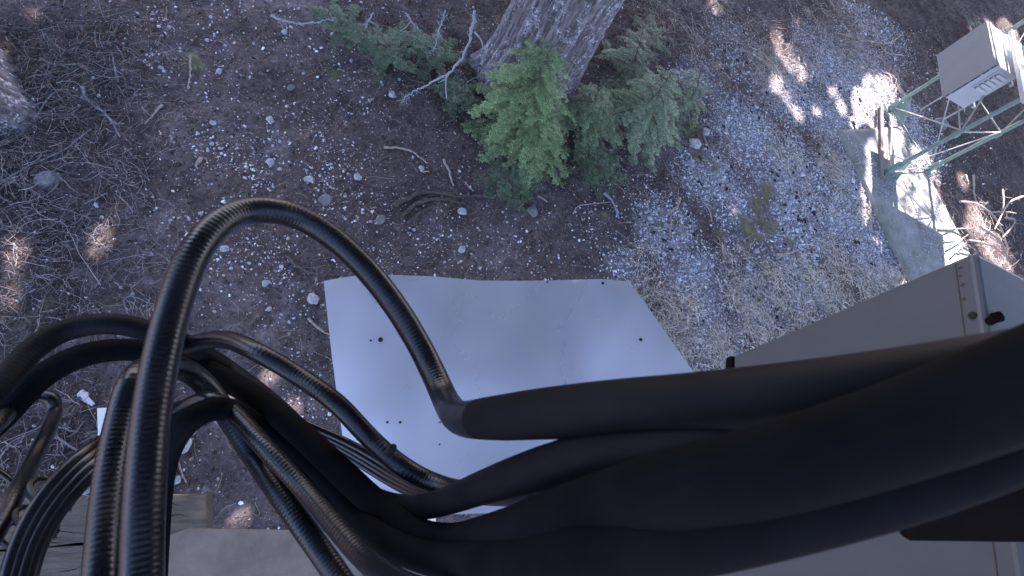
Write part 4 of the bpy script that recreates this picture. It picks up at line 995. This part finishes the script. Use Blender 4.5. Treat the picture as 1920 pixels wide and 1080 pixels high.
# lid seam strip with rust streak, bolts, lower bracket
b = MB(); s0, s1 = on_face(.012, .05, .0006), on_face(Lc - .02, .045, .0006); dn = (B0 - A0); dn /= np.linalg.norm(dn); uu = (s1 - s0); LL = np.linalg.norm(uu); uu /= LL
b.box((s0 + s1) / 2, (LL, .002, .002), (uu, nrm, np.cross(uu, nrm))); b.build('lid_seam', M['rust_stain'], cb)
for (px, py, r) in ((1825, 592, .009),):
    pass
def hit_face(px, py):
    d = R @ np.array([px - 960.0, 540.0 - py, -F]); n_ = np.cross(u_, B0 - A0); n_ /= np.linalg.norm(n_); t = (A0 - CAM).dot(n_) / d.dot(n_); return CAM + d * t, (n_ if n_.dot(CAM - A0) > 0 else -n_)
q, nn = hit_face(1825, 592); b = MB(); b.cyl(q - nn * .004, q + nn * .004, .008, 10); b.build('bolt', M['screw'], cb)
q = P(1864, 596, ht); b = MB(); b.cyl(q + [0, 0, -.01], q + [0, 0, .012], .011, 12); b.cyl(q + [-.03, -.012, .006], q + [0, 0, .008], .009, 8); b.build('bolt', M['dark_wood'], cb)
for (px, py) in ((1800, 503), (1802, 518), (1805, 535), (1808, 560)):
    q, nn = hit_face(px, py); b = MB(); e1 = dn; e2 = np.cross(nn, e1); n = 9
    ring = [q + nn * .0015 + e1 * math.cos(k * 6.283 / n) * random.uniform(.002, .007) + e2 * math.sin(k * 6.283 / n) * random.uniform(.001, .005) for k in range(n)]
    b.add(ring, [tuple(range(n))]); b.build('rust_mark', M['rust_stain'], cb)
q, nn = hit_face(1372, 684); b = MB(); b.box(q + nn * .006, (.03, .012, .05), (dn, nn, np.cross(dn, nn))); b.build('hinge', M['dark_wood'], cb)
# mast behind the camera that carries the cabinet, cables and bracket
ms_ = empty('mast', (1.05, -1.35, 0), 'grey steel mast just outside the lower edge of the view', 'mast')
b = MB(); b.cyl((1.05, -1.35, -.2), (1.05, -1.35, 7.0), .11, 24); b.build('pole', M['galv'], ms_, smooth=False)
b = MB(); b.box((1.15, -1.1, CAM_Z - 1.0), (.06, .5, .06)); b.build('cabinet_arm', M['galv'], ms_)
# dark bracket in the lower right
br0 = Q(1693, 985, .62); br1 = Q(1693, 1012, .62)
bx = R @ np.array([1, -.012, 0]); by = R @ np.array([.012, 1, 0]); bz = R @ np.array([0, 0, 1.0])
sz_ = .62 / F
bc_ = Q(1693 + 160, 935, .655); dbk = empty('dark_bracket', bc_, 'dark brown bracket block under the thick cables, lower right', 'bracket')
sz_ = .65 / F
b = MB(); b.box(bc_, (320 * sz_, 154 * sz_, .02), (bx, by, bz), .004); b.build('block', M['dark_wood'], dbk)
b = MB(); b.tube([Q(1985, 990, .67), np.array([1.05, -1.35, float(Q(1985, 990, .67)[2])])], .02, 10); b.build('arm', M['galv'], dbk)

# ------------------------------------------------------------------ cables
def cable(pts, D, label, mat='rubber', name='coaxial_cable', pitch=.0082, group='black coaxial cables looping in front', amp=.008, parent=None, n=20, cat='cable', part=None, sleeve=None):
    q = np.array([Q(p[0], p[1], D * F / p[2]) for p in pts])
    W = smooth_path(q, 24)
    for _ in range(30): W[1:-1] = .5 * W[1:-1] + .25 * (W[:-2] + W[2:])
    s = np.concatenate([[0], np.cumsum(np.linalg.norm(np.diff(W, axis=0), axis=1))]); step = pitch / 6 if amp else .008
    k = np.arange(0, s[-1], step); W = np.stack([np.interp(k, s, W[:, i]) for i in range(3)], -1)
    for _ in range(40): W[1:-1] = .5 * W[1:-1] + .25 * (W[:-2] + W[2:])
    dist = np.linalg.norm(W - CAM, axis=1); fade = np.clip((dist - .45) / .35, .1, 1); r = D / 2 * (1 + amp * fade * np.sin(k * 2 * math.pi / pitch)) if amp else np.full(len(W), D / 2)
    b = MB(); b.tube(W, r, n)
    o = b.build(part or name, M[mat], parent, smooth=True, **({} if parent is not None else dict(label=label, cat=cat, group=group)))
    if sleeve is not None:                       # no real sleeve: near run gets a duller jacket to lose its sheen
        o.data.materials.append(M['rubber_mid']); idx = np.zeros(len(o.data.polygons), np.int32); k0 = int(np.argmax(s > 0) * 0 + np.searchsorted(k, k[np.argmax(dist < sleeve)])) * n
        idx[k0:] = 1; o.data.polygons.foreach_set('material_index', idx)
    return o
BIG = .05
cable([(262, 1180, 76), (266, 1080, 73), (270, 950, 70), (281, 800, 66), (300, 680, 63), (328, 570, 60), (362, 480, 57), (405, 425, 54), (455, 398, 51), (515, 395, 49), (572, 413, 47), (632, 452, 46), (690, 508, 46), (742, 575, 46), (785, 645, 46), (815, 705, 47), (838, 755, 50), (862, 783, 62), (920, 784, 80), (1010, 776, 94), (1150, 766, 108), (1300, 759, 120), (1500, 744, 134), (1700, 722, 144), (1920, 690, 152), (2150, 655, 160)],
      BIG, 'thickest cable, rising in the tall loop over the aluminium roof', sleeve=.66)
cable([(-90, 800, 50), (0, 722, 46), (60, 655, 43), (130, 617, 41), (215, 607, 40), (300, 627, 38), (370, 655, 34), (440, 700, 32), (520, 765, 36), (600, 850, 40), (660, 908, 42), (712, 940, 42), (775, 952, 44), (835, 940, 50), (910, 912, 62), (1010, 880, 80), (1120, 853, 90), (1300, 834, 102), (1500, 806, 110), (1920, 730, 124), (2100, 700, 130)],
      .042, 'outermost of the two left cables, arching over the lower left', 'rubber_mid')
cable([(-110, 880, 52), (0, 785, 48), (70, 712, 46), (150, 668, 44), (235, 655, 42), (320, 668, 40), (400, 700, 40), (480, 745, 42), (560, 810, 46), (640, 885, 50), (710, 950, 52), (780, 1000, 56), (850, 1014, 62), (935, 1003, 84), (1010, 985, 104), (1110, 958, 124), (1240, 927, 148), (1400, 892, 162), (1560, 848, 172), (1750, 785, 182), (1960, 705, 196), (2150, 630, 208)],
      .05, 'inner of the two left cables, sweeping into the widest dark band', 'rubber_matt')
cable([(240, 1180, 40), (245, 1000, 40), (262, 800, 36), (300, 680, 34), (350, 648, 32), (420, 636, 34), (482, 660, 36), (555, 702, 36), (630, 755, 37), (690, 818, 37), (745, 868, 38), (805, 903, 38), (870, 922, 40), (960, 925, 46), (1080, 915, 60), (1250, 880, 80)],
      .038, 'humped cable crossing the left side of the aluminium roof')
cable([(185, 1180, 64), (190, 1080, 62), (206, 900, 56), (229, 780, 52), (252, 712, 50), (290, 686, 46), (340, 690, 42), (385, 722, 40), (430, 785, 40), (475, 855, 40), (520, 920, 42), (570, 990, 44), (630, 1075, 46), (700, 1180, 50)],
      .045, 'cable rising at the left of the thickest one and falling steeply off the lower edge')
cable([(285, 1180, 46), (290, 1050, 45), (302, 900, 44), (325, 825, 46), (372, 776, 46), (430, 768, 42), (485, 800, 40), (540, 838, 40), (595, 885, 42), (650, 945, 44), (710, 1005, 50), (780, 1040, 56), (860, 1052, 66), (1000, 1046, 96), (1150, 1030, 124), (1300, 1006, 138), (1500, 956, 146), (1700, 896, 152), (1920, 808, 160), (2150, 710, 170)],
      .045, 'lowest sweeping cable, arching out of the bundle beside the thickest one', 'rubber_matt')
cable([(262, 1180, 34), (270, 1000, 34), (285, 860, 33), (330, 780, 33), (390, 750, 34), (437, 775, 34), (500, 842, 36), (574, 920, 38), (640, 998, 42), (700, 1060, 46), (780, 1110, 54), (900, 1120, 60)],
      .036, 'thinner ribbed cable just left of the lowest sweeping cable')
cable([(228, 1180, 34), (230, 1050, 34), (233, 960, 32), (240, 860, 30), (256, 760, 28), (268, 700, 28)], .032, 'narrow cable squeezed between the two upright thick ones', 'rubber_matt')
cable([(-60, 1080, 36), (0, 985, 33), (30, 925, 31), (60, 868, 28), (86, 815, 26), (102, 775, 24), (98, 748, 24), (72, 742, 24), (40, 752, 25), (0, 790, 28), (-60, 850, 30)], .028, 'small dark cable hooked in a tight loop at the left edge')
cable([(-30, 868, 12), (0, 880, 12), (30, 905, 12), (60, 940, 12), (95, 1000, 13)], .012, 'thin black lead crossing behind the tight loop', amp=0, n=10)
# tied bundle of thin cables, lower left, running on to the right as thin leads
bd = empty('tied_cable_bundle', Q(80, 950, 1.1), 'bundle of four thin black cables held by cable ties, lower left', 'cable bundle')
for dx, dy, k in ((-14, -10, 0), (-3, 1, 1), (8, 10, 2), (17, 20, 3)):
    pts = [(20 + dx * 1.3, 1150 + dy, 26), (35 + dx * 1.2, 1060 + dy, 25), (62 + dx, 985 + dy, 24), (105 + dx, 922 + dy, 23), (160 + dx, 865 + dy, 22), (215 + dx * .6, 822 + dy * .8, 20), (290, 785 + dy * .5, 18), (370, 752 + dy * .35, 16), (445, 760 + dy * .4, 15), (520, 778 + dy * .5, 15), (600, 812 + dy * .6, 15), (660, 842 + dy * .9, 15), (720, 878 + dy, 15), (785, 918 + dy * .7, 16), (860, 935 + dy * .3, 18)]
    cable(pts, .02, None, parent=bd, part='strand', amp=0, n=12)
for (a, b_) in ((96, 924), (68, 976), (34, 1008)):
    c = Q(a, b_, .84); ax = Q(a - 26, b_ + 36, .84) - c; ax /= np.linalg.norm(ax); zx = R @ np.array([0, 0, 1.0]); sx = np.cross(ax, zx); ring = [c + (sx * math.cos(t) * .034 + zx * math.sin(t) * .022) for t in np.linspace(0, 2 * math.pi, 25)]
    b = MB(); b.tube(ring, .0045, 6, cap=False); hd = ring[12]; b.box(hd, (.012, .012, .01), (ax, sx, zx)); b.tube([hd, hd + sx * -.012 + zx * .008], .003, 5); b.build('cable_tie', M['screw'], bd)
for (a, b_, a2, b2) in ((706, 868, 713, 878), (733, 888, 740, 900), (730, 843, 741, 838)):
    pass
b = MB(); b.tube([Q(726, 850, .9), Q(733, 842, .88), Q(738, 838, .87)], .006, 8); b.box(Q(735, 841, .875), (.012, .012, .012)); b.build('cable_tie', M['screw'], None, label='black cable tie stub on the humped cable over the roof', cat='cable tie')
cable([(0, 1082, 6), (18, 1074, 6), (40, 1068, 6), (60, 1072, 6), (76, 1090, 6)], .006, 'thin teal wire curling in the lower left corner', 'teal', 'teal_wire', amp=0, n=8, group=None, cat='wire')
# galvanised clamps under the cables
for (a, b_, lab) in ((800, 975, 'small galvanised clamp at the lower edge of the aluminium roof'), (803, 1040, 'small galvanised clamp between the two lowest cables')):
    e = empty('cable_clamp', Q(a, b_, 1.6), lab, 'clamp'); c = Q(a, b_, 1.6); X_, Y_, Z_ = R @ np.array([1, 0, 0.]), R @ np.array([0, 1, 0.]), R @ np.array([0, 0, 1.])
    b = MB(); b.box(c, (.05, .008, .03), (X_, Y_, Z_)); b.box(c + X_ * .023 - Y_ * .012, (.008, .03, .03), (X_, Y_, Z_)); b.build('bracket', M['white'], e)
    b = MB(); b.cyl(c + X_ * -.005 - Y_ * .015 - Z_ * .01, c + X_ * -.005 - Y_ * .015 + Z_ * .02, .01, 8); b.build('bolt', M['galv'], e)
print('done')
